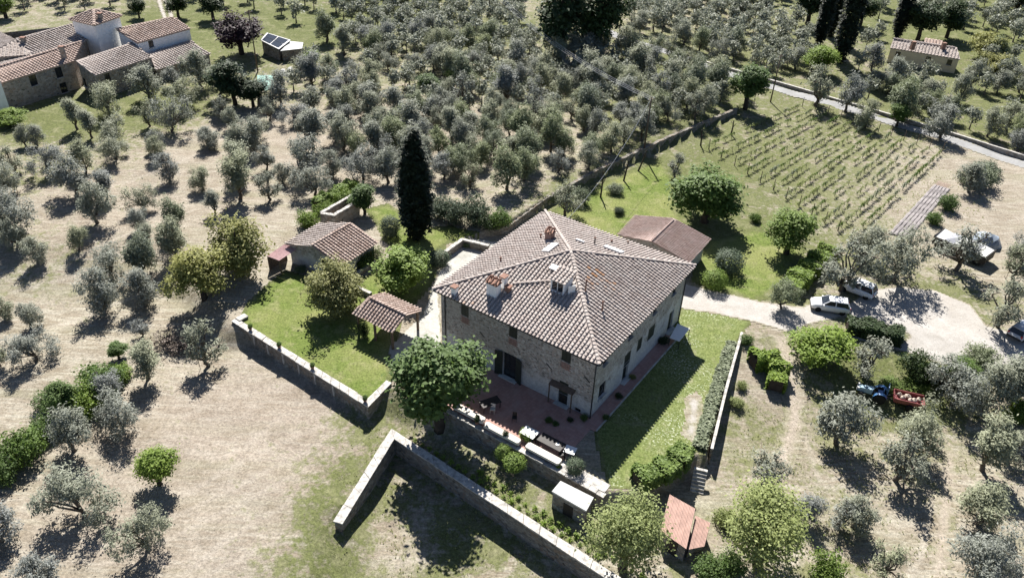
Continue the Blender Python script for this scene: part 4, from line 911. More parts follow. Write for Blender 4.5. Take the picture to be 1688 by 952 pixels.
for i, (px, py, rz, lb) in enumerate(((752, 668, 2.2, 'cream garden chair at the tree end of the terrace'), (848, 690, .5, 'dark chair beside the white square table'), (886, 724, 2.4, 'dark chair between the white square and dark plate tables'), (790, 690, 3.1, 'dark chair between the two cream-clothed tables'), (926, 750, -.6, 'dark chair beside the small white table'), (812, 676, .4, 'pale chair beside the lone dark table'))):
    chair(lb, *uv(px, py, .3), rz, 'cloth' if i in (0, 5) else 'dark_wood')
pl = thing('plate', tuple(GZ(919, 732, .82)), 'white round plate on the dark terrace table', 'plate'); m = MB(pl.location); m.lathe(np.array(pl.location), [(.06, 0), (.16, .02), (.17, .03), (.05, .012)], 14); m.build('plate_disc', M['white'], pl)

# ------------------------------------------------------------------ vehicles
def wheel(parent, c, r, w, rim='zinc', n=18):
    m = MB(); m.lathe(c, [(r * .55, -w / 2), (r * .9, -w / 2), (r, -w / 2 * .7), (r, w / 2 * .7), (r * .9, w / 2), (r * .55, w / 2)], n, axis=1); wo = m.build('wheel', M['tyre'], parent, True, local=True)
    m = MB(); m.lathe(c, [(r * .1, -w / 2 * .7), (r * .56, -w / 2 * .96), (r * .56, w / 2 * .96), (r * .1, w / 2 * .7)], 12, axis=1); m.build('rim', M[rim], wo, local=True)
M['tyre'] = plain('rubber', (.02, .02, .02), .8, .2)
def paint_mat(name, col, rough=.25):
    m, t = mk(name, rough, .5); t.set(t.b.inputs['Base Color'], t.mix(t.rng(t.noise(t.obj(), 1.5, 5), .3, .7), tuple(k * .9 for k in col), col)); t.b.inputs['Coat Weight'].default_value = .4; return m
M['paint_white'] = paint_mat('white_car_paint', (.78, .78, .78)); M['paint_silver'] = paint_mat('silver_car_paint', (.42, .44, .48)); M['paint_blue'] = paint_mat('tractor_blue', (.06, .17, .36), .4); M['paint_lightblue'] = paint_mat('faded_blue_paint', (.30, .45, .55), .5); M['paint_red'] = paint_mat('trailer_red', (.20, .04, .04), .55)
M['lamp_red'] = plain('tail_lamp_red', (.45, .02, .02), .3, .5); M['lamp'] = plain('headlamp', (.7, .7, .68), .15, .6)
def car(label, px, py, heading, paint, L=4.1, Wd=1.75, H=1.55, suv=True, tilt=0.0):
    P = GT(px, py); t = thing('parked_car', (P[0], P[1], P[2] + .04), label, 'car', 'cars parked on the gravel', heading)
    # lower body: stations along the length with half width and deck height
    hw = Wd / 2; S = [(-L / 2, .80, .45, .78), (-L / 2 + .12, .92, .32, .92), (-L / 2 + .6, .99, .26, .97), (-.6, 1, .24, .98), (.55, 1, .24, .97), (L / 2 - 1.05, .98, .25, .95), (L / 2 - .45, .95, .28, .86), (L / 2 - .1, .88, .36, .72), (L / 2, .76, .46, .62)]
    m = MB(); vs = []; 
    for x, k, zl, zh in S: y = hw * k; vs += [(x, -y * .94, zl), (x, -y, zl + .18), (x, -y, zh - .16), (x, -y * .9, zh), (x, y * .9, zh), (x, y, zh - .16), (x, y, zl + .18), (x, y * .94, zl)]
    fs = []; n = 8
    for i in range(len(S) - 1):
        for k in range(n): fs.append((i * n + k, i * n + (k + 1) % n, (i + 1) * n + (k + 1) % n, (i + 1) * n + k))
    fs += [tuple(range(n - 1, -1, -1)), tuple((len(S) - 1) * n + k for k in range(n))]; m.add(vs, fs); m.build('body', M[paint], t, True, local=True)
    xb0, xb1, xf1, xf0 = (-L / 2 + .12, -L / 2 + .42, .25, 1.0) if suv else (-L / 2 + .25, -L / 2 + .8, .2, 1.0); zb = .93
    def ring(x0, x1, k0, k1, z0, z1, off=0): return
    # roof panel and glass house
    yb, yt = hw * .9, hw * .74
    m = MB(); m.hexa([(xb0, -yb, zb), (xf0, -yb, zb), (xf0, yb, zb), (xb0, yb, zb)], [(xb1, -yt, H - .05), (xf1, -yt, H - .05), (xf1, yt, H - .05), (xb1, yt, H - .05)]); m.build('glass_house', M['glass'], t, local=True)
    m = MB(); m.hexa([(xb1 - .06, -yt - .02, H - .07), (xf1 + .06, -yt - .02, H - .07), (xf1 + .06, yt + .02, H - .07), (xb1 - .06, yt + .02, H - .07)], [(xb1 + .05, -yt + .08, H), (xf1 - .05, -yt + .08, H), (xf1 - .05, yt - .08, H), (xb1 + .05, yt - .08, H)]); m.build('roof_panel', M[paint], t, True, local=True)
    for sy in (-1, 1):
        for (x0, x1) in ((xb0, xb1), (xf0, xf1), (-.45, -.42)):
            m = MB(); m.tube([(x0, sy * (yb + .005), zb), (x1, sy * (yt + .005), H - .06)], [.06, .045], 6); m.build('pillar', M[paint], t, local=True)
        for x in (L / 2 - .82, -L / 2 + .78): wheel(t, np.array([x, sy * (hw - .12), .32]), .325, .22)
        m = MB(); m.box((L / 2 - .16, sy * hw * .68, .66), (.2, .34, .13)); m.build('headlight', M['lamp'], t, bevel=.03, local=True)
        m = MB(); m.box((-L / 2 + .1, sy * hw * .76, .82), (.14, .2, .26)); m.build('tail_light', M['lamp_red'], t, bevel=.03, local=True)
        m = MB(); m.box((.82, sy * (hw + .08), 1.0), (.12, .2, .13)); m.build('mirror', M[paint], t, bevel=.03, local=True)
        m = MB(); m.box((-.1, sy * (hw + .004), .76), (.16, .03, .03)); m.build('door_handle', M[paint], t, local=True)
    m = MB(); m.box((-L / 2 + .03, 0, .5), (.16, Wd * .86, .2)); m.build('rear_bumper', M['iron'], t, bevel=.04, local=True)
    m = MB(); m.box((L / 2 - .05, 0, .45), (.16, Wd * .8, .2)); m.build('front_bumper', M['iron'], t, bevel=.04, local=True)
    m = MB(); m.box((-L / 2 - .04, 0, .7), (.03, .5, .11)); m.build('number_plate', M['white'], t, local=True)
    return t
def heading(p, q): a, b = GT(*p), GT(*q); return math.atan2(b[1] - a[1], b[0] - a[0])
car('white hatchback parked on the drive beside the bright green tree', 1366, 510, heading((1390, 516), (1338, 508)), 'paint_white', 4.15, 1.76, 1.52)
car('white car half hidden under the grey olive', 1411, 482, heading((1437, 490), (1385, 470)), 'paint_white', 4.1, 1.75, 1.6)
car('silver car cut by the picture edge on the gravel', 1683, 551, heading((1665, 556), (1700, 530)) , 'paint_silver', 4.2, 1.78, 1.5)
# --- tractor and trailer
tp = GT(1438, 655); tr = thing('small_tractor', tuple(tp), 'small blue tractor hitched to the red trailer', 'tractor', None, heading((1460, 664), (1416, 650))); lo = dict(local=True)
m = MB(); m.hexa([(.2, -.3, .55), (1.55, -.27, .55), (1.55, .27, .55), (.2, .3, .55)], [(.2, -.3, 1.15), (1.5, -.24, 1.02), (1.5, .24, 1.02), (.2, .3, 1.15)]); m.build('bonnet', M['paint_lightblue'], tr, bevel=.05, **lo)
m = MB(); m.box((.1, 0, .62), (1.9, .34, .3)); m.build('chassis', M['iron'], tr, **lo)
m = MB(); m.box((1.6, 0, .78), (.06, .46, .42)); m.build('grille', M['white'], tr, bevel=.02, **lo)
for sy in (-1, 1):
    wheel(tr, np.array([-.55, sy * .62, .55]), .55, .34, 'paint_lightblue'); wheel(tr, np.array([1.15, sy * .52, .34]), .34, .22, 'paint_lightblue')
    m = MB(); v_ = []; 
    for k in range(9): a_ = math.radians(-5 + k * 21); v_ += [(-.55 + .66 * math.cos(a_), sy * .42, .58 + .66 * math.sin(a_)), (-.55 + .66 * math.cos(a_), sy * .82, .58 + .66 * math.sin(a_))]
    m.add(v_, [(2 * i, 2 * i + 1, 2 * i + 3, 2 * i + 2) for i in range(8)]); m.build('mudguard', M['paint_blue'], tr, True, **lo)
m = MB(); m.box((-.5, 0, .98), (.46, .46, .12)); m.box((-.75, 0, 1.2), (.08, .44, .36)); m.build('seat', M['paint_blue'], tr, bevel=.03, **lo)
m = MB(); m.tube([(.05, 0, 1.05), (-.12, 0, 1.32)], .025, 6); so = m.build('steering_column', M['iron'], tr, **lo)
m = MB(); pts = [(-.13 + .05 * math.cos(a_), .19 * math.sin(a_), 1.34 + .19 * math.cos(a_) * .6) for a_ in np.linspace(0, 2 * math.pi, 15)]; m.tube(pts, .018, 5); m.build('steering_wheel', M['iron'], so, **lo)
m = MB(); m.tube([(.9, .2, 1.0), (.9, .2, 1.65)], .035, 6); m.build('exhaust', M['iron'], tr, **lo)
m = MB(); m.tube([(-1.05, -.4, .75), (-1.05, -.4, 1.95), (-1.05, .4, 1.95), (-1.05, .4, .75)], .035, 6); m.build('roll_bar', M['paint_blue'], tr, **lo)
for sy in (-1, 1): m = MB(); m.lathe((1.5, sy * .33, .95), [(.09, 0), (.1, .1), (.02, .12)], 8); m.build('headlight', M['lamp'], tr, **lo)
lp = GT(1494, 667); tl = thing('farm_trailer', tuple(lp), 'red farm trailer loaded with pale sacks behind the tractor', 'trailer', None, heading((1518, 668), (1472, 658)))
m = MB(); m.box((0, 0, .62), (2.7, 1.5, .08)); m.build('bed', M['paint_red'], tl, **lo)
for (c_, s_) in (((0, .75, .85), (2.7, .06, .42)), ((0, -.75, .85), (2.7, .06, .42)), ((1.35, 0, .85), (.06, 1.5, .42)), ((-1.35, 0, .8), (.06, 1.5, .3))): m = MB(); m.box(c_, s_); m.build('side_board', M['paint_red'], tl, **lo)
for sy in (-1, 1): wheel(tl, np.array([-.1, sy * .88, .36]), .36, .2, 'paint_red')
m = MB(); m.tube([(1.3, .4, .55), (2.3, 0, .5)], .04, 6); m.tube([(1.3, -.4, .55), (2.3, 0, .5)], .04, 6); m.build('drawbar', M['iron'], tl, **lo)
M['sack'] = plain('pale_sack', (.44, .37, .31), .9, .1, 0, .25, 3, .4)
for i, (x, y, z, s) in enumerate(((.55, .1, .8, .3), (.1, -.25, .82, .33), (-.45, .15, .8, .32), (-.9, -.2, .78, .28), (-.1, .3, .85, .3), (.85, -.3, .78, .25))):
    a_ = Matrix.Rotation(tl.rotation_euler.z, 3, 'Z') @ Vector((x, y, z)); sk = thing('sack', tuple(lp + np.array(a_)), 'pale tied sack in the bed of the red trailer', 'sack', 'sacks in the trailer', random.random() * 3)
    m = MB(); pr = [(s * .35, -.14), (s * .85, -.1), (s, .0), (s * .9, .1), (s * .5, .18), (s * .15, .24), (s * .2, .28)]; m.lathe((0, 0, .05), pr, 9); m.v = [(vx * (1 + .15 * math.sin(3 * vy * 9)), vy * .8, vz) for vx, vy, vz in m.v]; m.build('sack_body', M['sack'], sk, True, **lo)
# --- junk pile: open cart under grey sheets and a tarpaulin heap
jp = GT(1583, 418); jt = thing('junk_cart', tuple(jp), 'old wooden cart covered with grey sheets behind the olive', 'cart', None, heading((1550, 400), (1625, 432)))
m = MB(); m.box((0, 0, .7), (5.2, 2.0, .12)); m.build('bed', M['wood'], jt, **lo)
for x in (-1.9, 1.9):
    for sy in (-1, 1): wheel(jt, np.array([x, sy * .95, .42]), .42, .16, 'iron')
for i in range(5):
    m = MB(); x0 = -2.5 + i * 1.0; a_ = random.uniform(-.12, .12); m.hexa([(x0, -1.05, 1.25 + a_), (x0 + .97, -1.05, 1.2 - a_), (x0 + .97, 1.05, 1.3 + a_), (x0, 1.05, 1.35)], [(x0, -1.05, 1.3 + a_), (x0 + .97, -1.05, 1.25 - a_), (x0 + .97, 1.05, 1.35 + a_), (x0, 1.05, 1.4)]); m.build('cover_sheet', M['zinc' if i % 2 else 'concrete_slab'], jt, **lo)
for x in (-2.55, 2.55): m = MB(); m.box((x, 0, .95), (.1, 2.1, .9)); m.build('end_board', M['dark_wood'], jt, **lo)
for sy in (-1, 1): m = MB(); m.box((0, sy * 1.08, .85), (5.1, .08, .8)); m.build('side_board', M['dark_wood'], jt, **lo)
jt.scale = (1.25, 1.25, 1.2)
M['tarp'] = plain('grey_tarpaulin', (.22, .26, .31), .35, .4, 0, .35, 1.5, .4)
hp = GT(1622, 402); ht = thing('tarpaulin_heap', tuple(hp), 'crumpled blue-grey tarpaulin heap beside the old cart', 'heap')
vs = []; rr = random.Random(3); n = 14
for j, (r, z) in enumerate(((2.0, 0), (1.8, .5), (1.35, 1.05), (.8, 1.4), (.3, 1.6))):
    for k in range(n): a_ = 2 * math.pi * k / n; q_ = r * (1 + .22 * (rr.random() - .5)) ; vs.append((q_ * math.cos(a_), q_ * .8 * math.sin(a_), max(0, z * (1 + .3 * (rr.random() - .5)))))
m = MB(); m.add(vs, [(j * n + k, j * n + (k + 1) % n, (j + 1) * n + (k + 1) % n, (j + 1) * n + k) for j in range(4) for k in range(n)] + [tuple(4 * n + k for k in range(n))]); m.build('cover', M['tarp'], ht, **lo)
M['green_tarp'] = plain('green_sheet', (.10, .25, .20), .6, .3, 0, .2, 1)
gt = thing('green_shade_roof', tuple(GZ(434, 165)), 'flat green sheet roof on posts below the glazed shed', 'canopy'); o = np.array(gt.location)
q = [g3(424, 150, 2.4), g3(452, 148, 2.4), g3(450, 124, 2.7), g3(424, 124, 2.7)]; m = deck(q, .06, o); m.build('roof_sheet', M['green_tarp'], gt)
for p in q: m = MB(o); m.box([p[0], p[1], p[2] / 2 - .05], (.14, .14, p[2] - .1)); m.build('post', M['wood'], gt)
sp = thing('stone_heap', tuple(GT(481, 118)), 'low heap of pale stones on the grass below the glazed shed', 'heap')
for i in range(9): a_ = i * 2.4; r_ = .35 * math.sqrt(i); m = MB(); m.lathe((r_ * 2.2 * math.cos(a_), r_ * 1.3 * math.sin(a_), .1), [(.25, -.1), (.5, .05), (.42, .25), (.15, .36)], 6); m.build('stone', M['concrete_slab'], sp, **lo)

# ------------------------------------------------------------------ poles and wires
def pole(label, px, py, h, r=.13, mat='wood', arm=True, group=None):
    P = GT(px, py); t = thing('utility_pole', tuple(P), label, 'pole', group); m = MB(P); m.tube([P - [0, 0, .3], P + [0, 0, h]], [r, r * .7], 8); m.build('shaft', M[mat], t, True)
    if arm:
        m = MB(P); m.box(P + [0, 0, h - .4], (1.4, .1, .1), (.8, .6, 0)); ao = m.build('cross_arm', M[mat], t)
        for k in (-.6, 0, .6): m = MB(P); m.lathe(P + np.array([.8 * k, .6 * k, h - .34]), [(.05, 0), (.07, .08), (.03, .16)], 6); m.build('insulator', M['white'], ao)
    return P + np.array([0, 0, h - .2])
pA = pole('tall wooden utility pole beside the purple tree', 425, 118, 11.0); pB = pole('grey utility pole beside the road in the olives', 1270, 168, 8.5); pC = pole('slim pole at the road beneath the dark oak', 1018, 80, 6.0)
pD = pole('wire pole hidden among the grove olives near the wall', 1062, 246, 8.0); pE = pole('far wire pole at the top of the grove', 806, 40, 8.0)
def wire(label, A, B, sag, side, group=None):
    m = MB(A); d = (B - A); s_ = np.cross(d, [0, 0, 1.]); s_ /= np.linalg.norm(s_)
    m.tube([A + d * t + s_ * side + np.array([0, 0, -4 * sag * t * (1 - t)]) for t in np.linspace(0, 1, 17)], .022, 4); return tag(m.build('power_line', M['zinc']), label, 'wire', group)
for k in (-.5, 0, .5): wire('thin pale power line strung over the dense grove', pE, pD, 2.0, k, 'power lines over the grove')
wire('single cable dropping from the grove pole to the farmhouse roof', pD, W(-6, 9.5, 7.3), 1.5, 0)
for px, py, h, lean in ((990, 325, 3.8, .0), (1028, 298, 3.2, .1), (1052, 282, 3.2, .25), (1155, 240, 2.6, -.1), (1205, 222, 2.4, 0)):
    P = GT(px, py); t = thing('bare_trunk', tuple(P), {990: 'bare forked dead trunk nearest the grove wall', 1028: 'short bare trunk between two taller dead trunks', 1052: 'leaning bare trunk at the lawn edge', 1155: 'dark stub trunk at the vineyard corner', 1205: 'dark stub trunk on the grass under the round tree by the grove wall'}[px], 'dead tree')
    m = MB(P); top = P + np.array([lean * h, 0, h]); m.tube([P, (P + top) / 2 + [.05, .03, 0], top], [.14, .11, .07], 6); m.tube([(P + top) / 2 + [.05, .03, 0], (P + top) / 2 + [.5, .1, h * .3]], [.07, .03], 5); m.tube([P + (top - P) * .75, P + (top - P) * .75 + np.array([-.45, .1, h * .2])], [.05, .02], 5); m.build('trunk', M['bark_dark'], t)

M['mulch'] = plain('grey_mulch_film', (.235, .215, .21), .85, .15, 0, .5, 1.2, .4)
for k in range(5):
    s_ = (k + .5) / 5; A = GT(1464 + 36 * s_, 386 + 6 * s_); B = GT(1547 + 25 * s_, 297 + 8 * s_); d_ = (B - A); L_ = np.linalg.norm(d_); d_ /= L_; sd_ = np.array([-d_[1], d_[0], 0]); mm = MB(A); n_ = 24; vs = []
    for i in range(n_ + 1):
        p = A + d_ * L_ * i / n_ * .9; wv = .26 + .05 * math.sin(i * 2.3 + k); vs += [p - sd_ * wv + [0, 0, .05], p - sd_ * wv * .5 + [0, 0, .17 + .03 * math.sin(i * 1.7)], p + sd_ * wv * .5 + [0, 0, .17], p + sd_ * wv + [0, 0, .05]]
    mm.add(vs, [(4 * i + q_, 4 * i + q_ + 1, 4 * i + q_ + 5, 4 * i + q_ + 4) for i in range(n_) for q_ in range(3)])
    tag(mm.build('mulch_ridge', M['mulch']), 'grey film-covered ridge, ' + ['the one nearest the vineyard', 'second from the vineyard', 'the middle one', 'fourth from the vineyard', 'the one farthest from the vineyard'][k] + ', in the tilled bed', 'garden bed', 'ridges of the tilled bed')
# ------------------------------------------------------------------ foliage
def crown_mesh(name, blobs, n, size, mat, seed, aspect=.45, shell=.55, clump=10, spread=.45, up=.35, rnd=.7, taper=None):
    """leaf-sized faces gathered in small clumps through the volume of the given lobes (x, y, z, rx, ry, rz)"""
    r = np.random.default_rng(seed); B = np.array(blobs, float); wgt = (B[:, 3] * B[:, 4] * B[:, 5]) ** (2 / 3); wgt /= wgt.sum()
    nc = max(1, n // clump); bi = r.choice(len(B), nc, p=wgt); d = r.normal(size=(nc, 3)); d /= np.linalg.norm(d, axis=1)[:, None]
    rr = shell + (1 - shell) * r.random(nc) ** .6; rr *= 1 + .16 * r.normal(size=nc)
    cc = B[bi, :3] + d * B[bi, 3:] * rr[:, None]; ctone = np.clip(r.normal(.5, .2, nc), 0, 1)
    csize = np.clip(r.normal(1, .3, nc), .4, 1.7)
    k = np.repeat(np.arange(nc), clump); N = len(k); sp = spread * csize[k][:, None]
    c = cc[k] + r.normal(size=(N, 3)) * sp * np.array([1, 1, .7])
    out = d[k] * (1 - rnd) + r.normal(size=(N, 3)) * rnd * .6; out[:, 2] += up; out /= np.linalg.norm(out, axis=1)[:, None] + 1e-9
    t = np.cross(out, r.normal(size=(N, 3))); t /= np.linalg.norm(t, axis=1)[:, None] + 1e-9; b = np.cross(out, t)
    L = size * np.clip(r.normal(1, .3, N), .4, 1.8); a = (L / 2)[:, None]; w = (L * aspect / 2)[:, None]
    V = np.stack([c - t * a, c + b * w + out * a * .15, c + t * a, c - b * w + out * a * .15], 1).reshape(-1, 3)
    if taper: V = taper(V)
    tone = np.clip(ctone[k] * .6 + r.random(N) * .5 - .05, 0, 1)
    return fast_mesh(name, V, np.arange(4 * N).reshape(-1, 4), mat, {'tone': np.repeat(tone, 4)})
def limb_mesh(name, stems, mat):
    m = MB()
    for path, r0, r1 in stems:
        k = len(path); m.tube(path, [r0 + (r1 - r0) * i / (k - 1) for i in range(k)], 6)
    return m.mesh(name, mat, True)
def wobble(A, B, k, amp, r):
    A, B = np.array(A, float), np.array(B, float); return [A + (B - A) * i / k + (r.normal(size=3) * amp if 0 < i < k else 0) for i in range(k + 1)]
def tree_proto(kind, seed):
    """returns (trunk mesh, crown mesh, crown width) of one tree of unit kind"""
    r = np.random.default_rng(seed)
    if kind.startswith('olive'):
        sparse = kind == 'olive_sparse'; nb = {'olive': 12, 'olive_twin': 15, 'olive_sparse': 11, 'olive_tall': 9, 'olive_green': 12}[kind]; blobs = []; stems = []
        cen = [(0, 0)] if kind != 'olive_twin' else [(-1.0, .25), (1.0, -.25)]
        fork = np.array([r.normal() * .12, r.normal() * .12, .55])
        stems.append((wobble((0, 0, -.15), fork, 3, .06, r), .19, .13))
        for i in range(nb):
            a = 2 * math.pi * i / nb * 2 + r.random() * .9; cx, cy = cen[i % len(cen)]; R = r.uniform(.5, 1.45) if kind != 'olive_tall' else r.uniform(.2, .65)
            if i < 2: R *= .3
            x, y = cx + R * math.cos(a), cy + R * math.sin(a); z = r.uniform(.95, 2.6) if kind != 'olive_tall' else .95 + i * .36
            if i < 2: z = 2.5 + .3 * i
            s = r.uniform(.45, .85) * (.72 if sparse else 1)
            blobs.append((x, y, z, s, s, s * r.uniform(.85, 1.15)))
            if i % 2 == 0 or sparse: stems.append((wobble(fork, (x, y, z), 3, .14, r), .09, .025))
            for q in range(3 if sparse else 0): e = np.array([x, y, z]) + r.normal(size=3) * s * .8; stems.append((wobble((x, y, z), e, 2, .08, r), .04, .012))
        m = 'olive_g' if kind == 'olive_green' else 'olive'
        cr = crown_mesh('crown', blobs, 5200 if not sparse else 2100, .2, M[m], seed, .36, .45, 9, .16, .85, .55)
        return limb_mesh('trunk', stems, M['bark']), cr, 0
    if kind in ('broad', 'dense', 'pale', 'bright', 'yellow', 'purple', 'oak', 'fig'):
        zc = {'yellow': 2.1, 'bright': 2.2, 'fig': 2.4, 'pale': 2.8, 'purple': 2.4, 'oak': 2.9, 'dense': 2.0}.get(kind, 2.8)
        nb = 26; blobs = []; stems = [(wobble((0, 0, -.2), (0, 0, zc * .55), 3, .05, r), .27, .2)]
        for i in range(nb):
            z = r.uniform(-.75, 1); R = math.sqrt(max(0, 1 - z * z)) * r.uniform(.35, 1); a = r.random() * 6.28 if i > 7 else i * .8
            R *= r.uniform(.9, 1.18); p = (1.75 * R * math.cos(a), 1.75 * R * math.sin(a), zc + 1.5 * z); s = r.uniform(.4, .85); blobs.append((*p, s, s, s * .85))
            if i % 2 == 0: stems.append((wobble((0, 0, zc * .5), p, 3, .15, r), .11, .03))
        blobs.append((0, 0, zc, 1.15, 1.15, 1.0))
        m = {'broad': 'broad', 'dense': 'broad', 'pale': 'pale', 'bright': 'bright', 'yellow': 'yellow', 'purple': 'purple', 'oak': 'dark_leaf', 'fig': 'bright'}[kind]
        n, sz = {'broad': (12000, .21), 'pale': (11000, .135), 'bright': (9000, .19), 'yellow': (11000, .17), 'dense': (13000, .2)}.get(kind, (9000, .22))
        return limb_mesh('trunk', stems, M['bark_dark']), crown_mesh('crown', blobs, n, sz, M[m], seed, .62, .6, 10, .2 if kind != 'pale' else .26, .85, .5), 4.9
    if kind == 'cypress':
        blobs = []
        for i in range(22):
            u_ = i / 21; z = .8 + 10.6 * u_; R = 1.05 * (min(1, .55 + u_ * 2.2)) * (1 - max(0, (u_ - .45) / .55) ** 2.2 * .8); blobs.append((r.normal() * .07, r.normal() * .07, z, R, R, .8))
        return limb_mesh('trunk', [(wobble((0, 0, -.2), (0, 0, 5), 3, .02, r), .3, .1)], M['bark_dark']), crown_mesh('crown', blobs, 15000, .3, M['cypress'], seed, .4, .8, 8, .1, .9, .45), 2.4
    if kind == 'ball_std':
        return limb_mesh('trunk', [([(0, 0, -.1), (0, 0, 1.6)], .09, .06)], M['bark_dark']), crown_mesh('crown', [(0, 0, 2.1, 1, 1, .88)], 4000, .13, M['hedge'], seed, .7, .93, 3, .05, .3, .35), 2.1
    if kind in ('ball', 'ball_bright'):
        return limb_mesh('trunk', [([(0, 0, -.1), (0, 0, .9)], .1, .06)], M['bark_dark']), crown_mesh('crown', [(0, 0, .9, 1, 1, .88)], 6000, .1, M['laurel' if kind == 'ball' else 'hedge'], seed, .7, .97, 3, .03, .4, .35), 2.1
    if kind.startswith('bush'):
        blobs = []
        for i in range(9): a = i * 2.4; R = .8 * math.sqrt(i / 9); s = r.uniform(.45, .7); blobs.append((R * math.cos(a), R * math.sin(a), r.uniform(.4, 1.0), s, s, s * .9))
        m = {'bush': 'broad', 'bush_bright': 'hedge', 'bush_laurel': 'laurel', 'bush_dark': 'dark_leaf', 'bush_yellow': 'yellow', 'bush_pale': 'pale', 'bush_dry': 'dry', 'bush_olive': 'olive_g'}[kind]
        return limb_mesh('trunk', [([(0, 0, -.1), (.1, 0, .7)], .06, .03), ([(0, 0, -.1), (-.3, .2, .8)], .05, .02)], M['bark_dark']), crown_mesh('crown', blobs, 4200 if kind != 'bush_dry' else 1100, .13, M[m], seed, .55, .5, 8, .13, .5, .65), 2.6
PROTO = {}
def proto(kind, i=0):
    k = (kind, i)
    if k not in PROTO:
        tm, cm, cw = tree_proto(kind, 1000 + 37 * len(PROTO)); co = np.empty(len(cm.vertices) * 3, np.float32); cm.vertices.foreach_get('co', co); co = co.reshape(-1, 3)
        PROTO[k] = (tm, cm, float(np.percentile(co[:, 0], 99.7) - np.percentile(co[:, 0], .3) + np.percentile(co[:, 1], 99.7) - np.percentile(co[:, 1], .3)) / 2)
    return PROTO[k]
def plant(name, kind, px, py, wpx, label, cat='tree', group=None, var=None, hs=1.0, P=None, wm=None, crown='crown'):
    """a tree or bush by the photo pixel of its foot and its crown width in photo pixels"""
    P = GT(px, py) if P is None else P; w_ = wm or wpx / ppm(P + np.array([0, 0, .55 * wpx / ppm(P)])); tm, cm, cw = proto(kind, random.randrange(3 if kind.startswith('olive') else 2) if var is None else var)
    s = w_ / cw; t = thing(name, tuple(P), label, cat, group, random.random() * 6.28, (s, s, s * hs))
    put('trunk', tm, t); put(crown, cm, t); return t
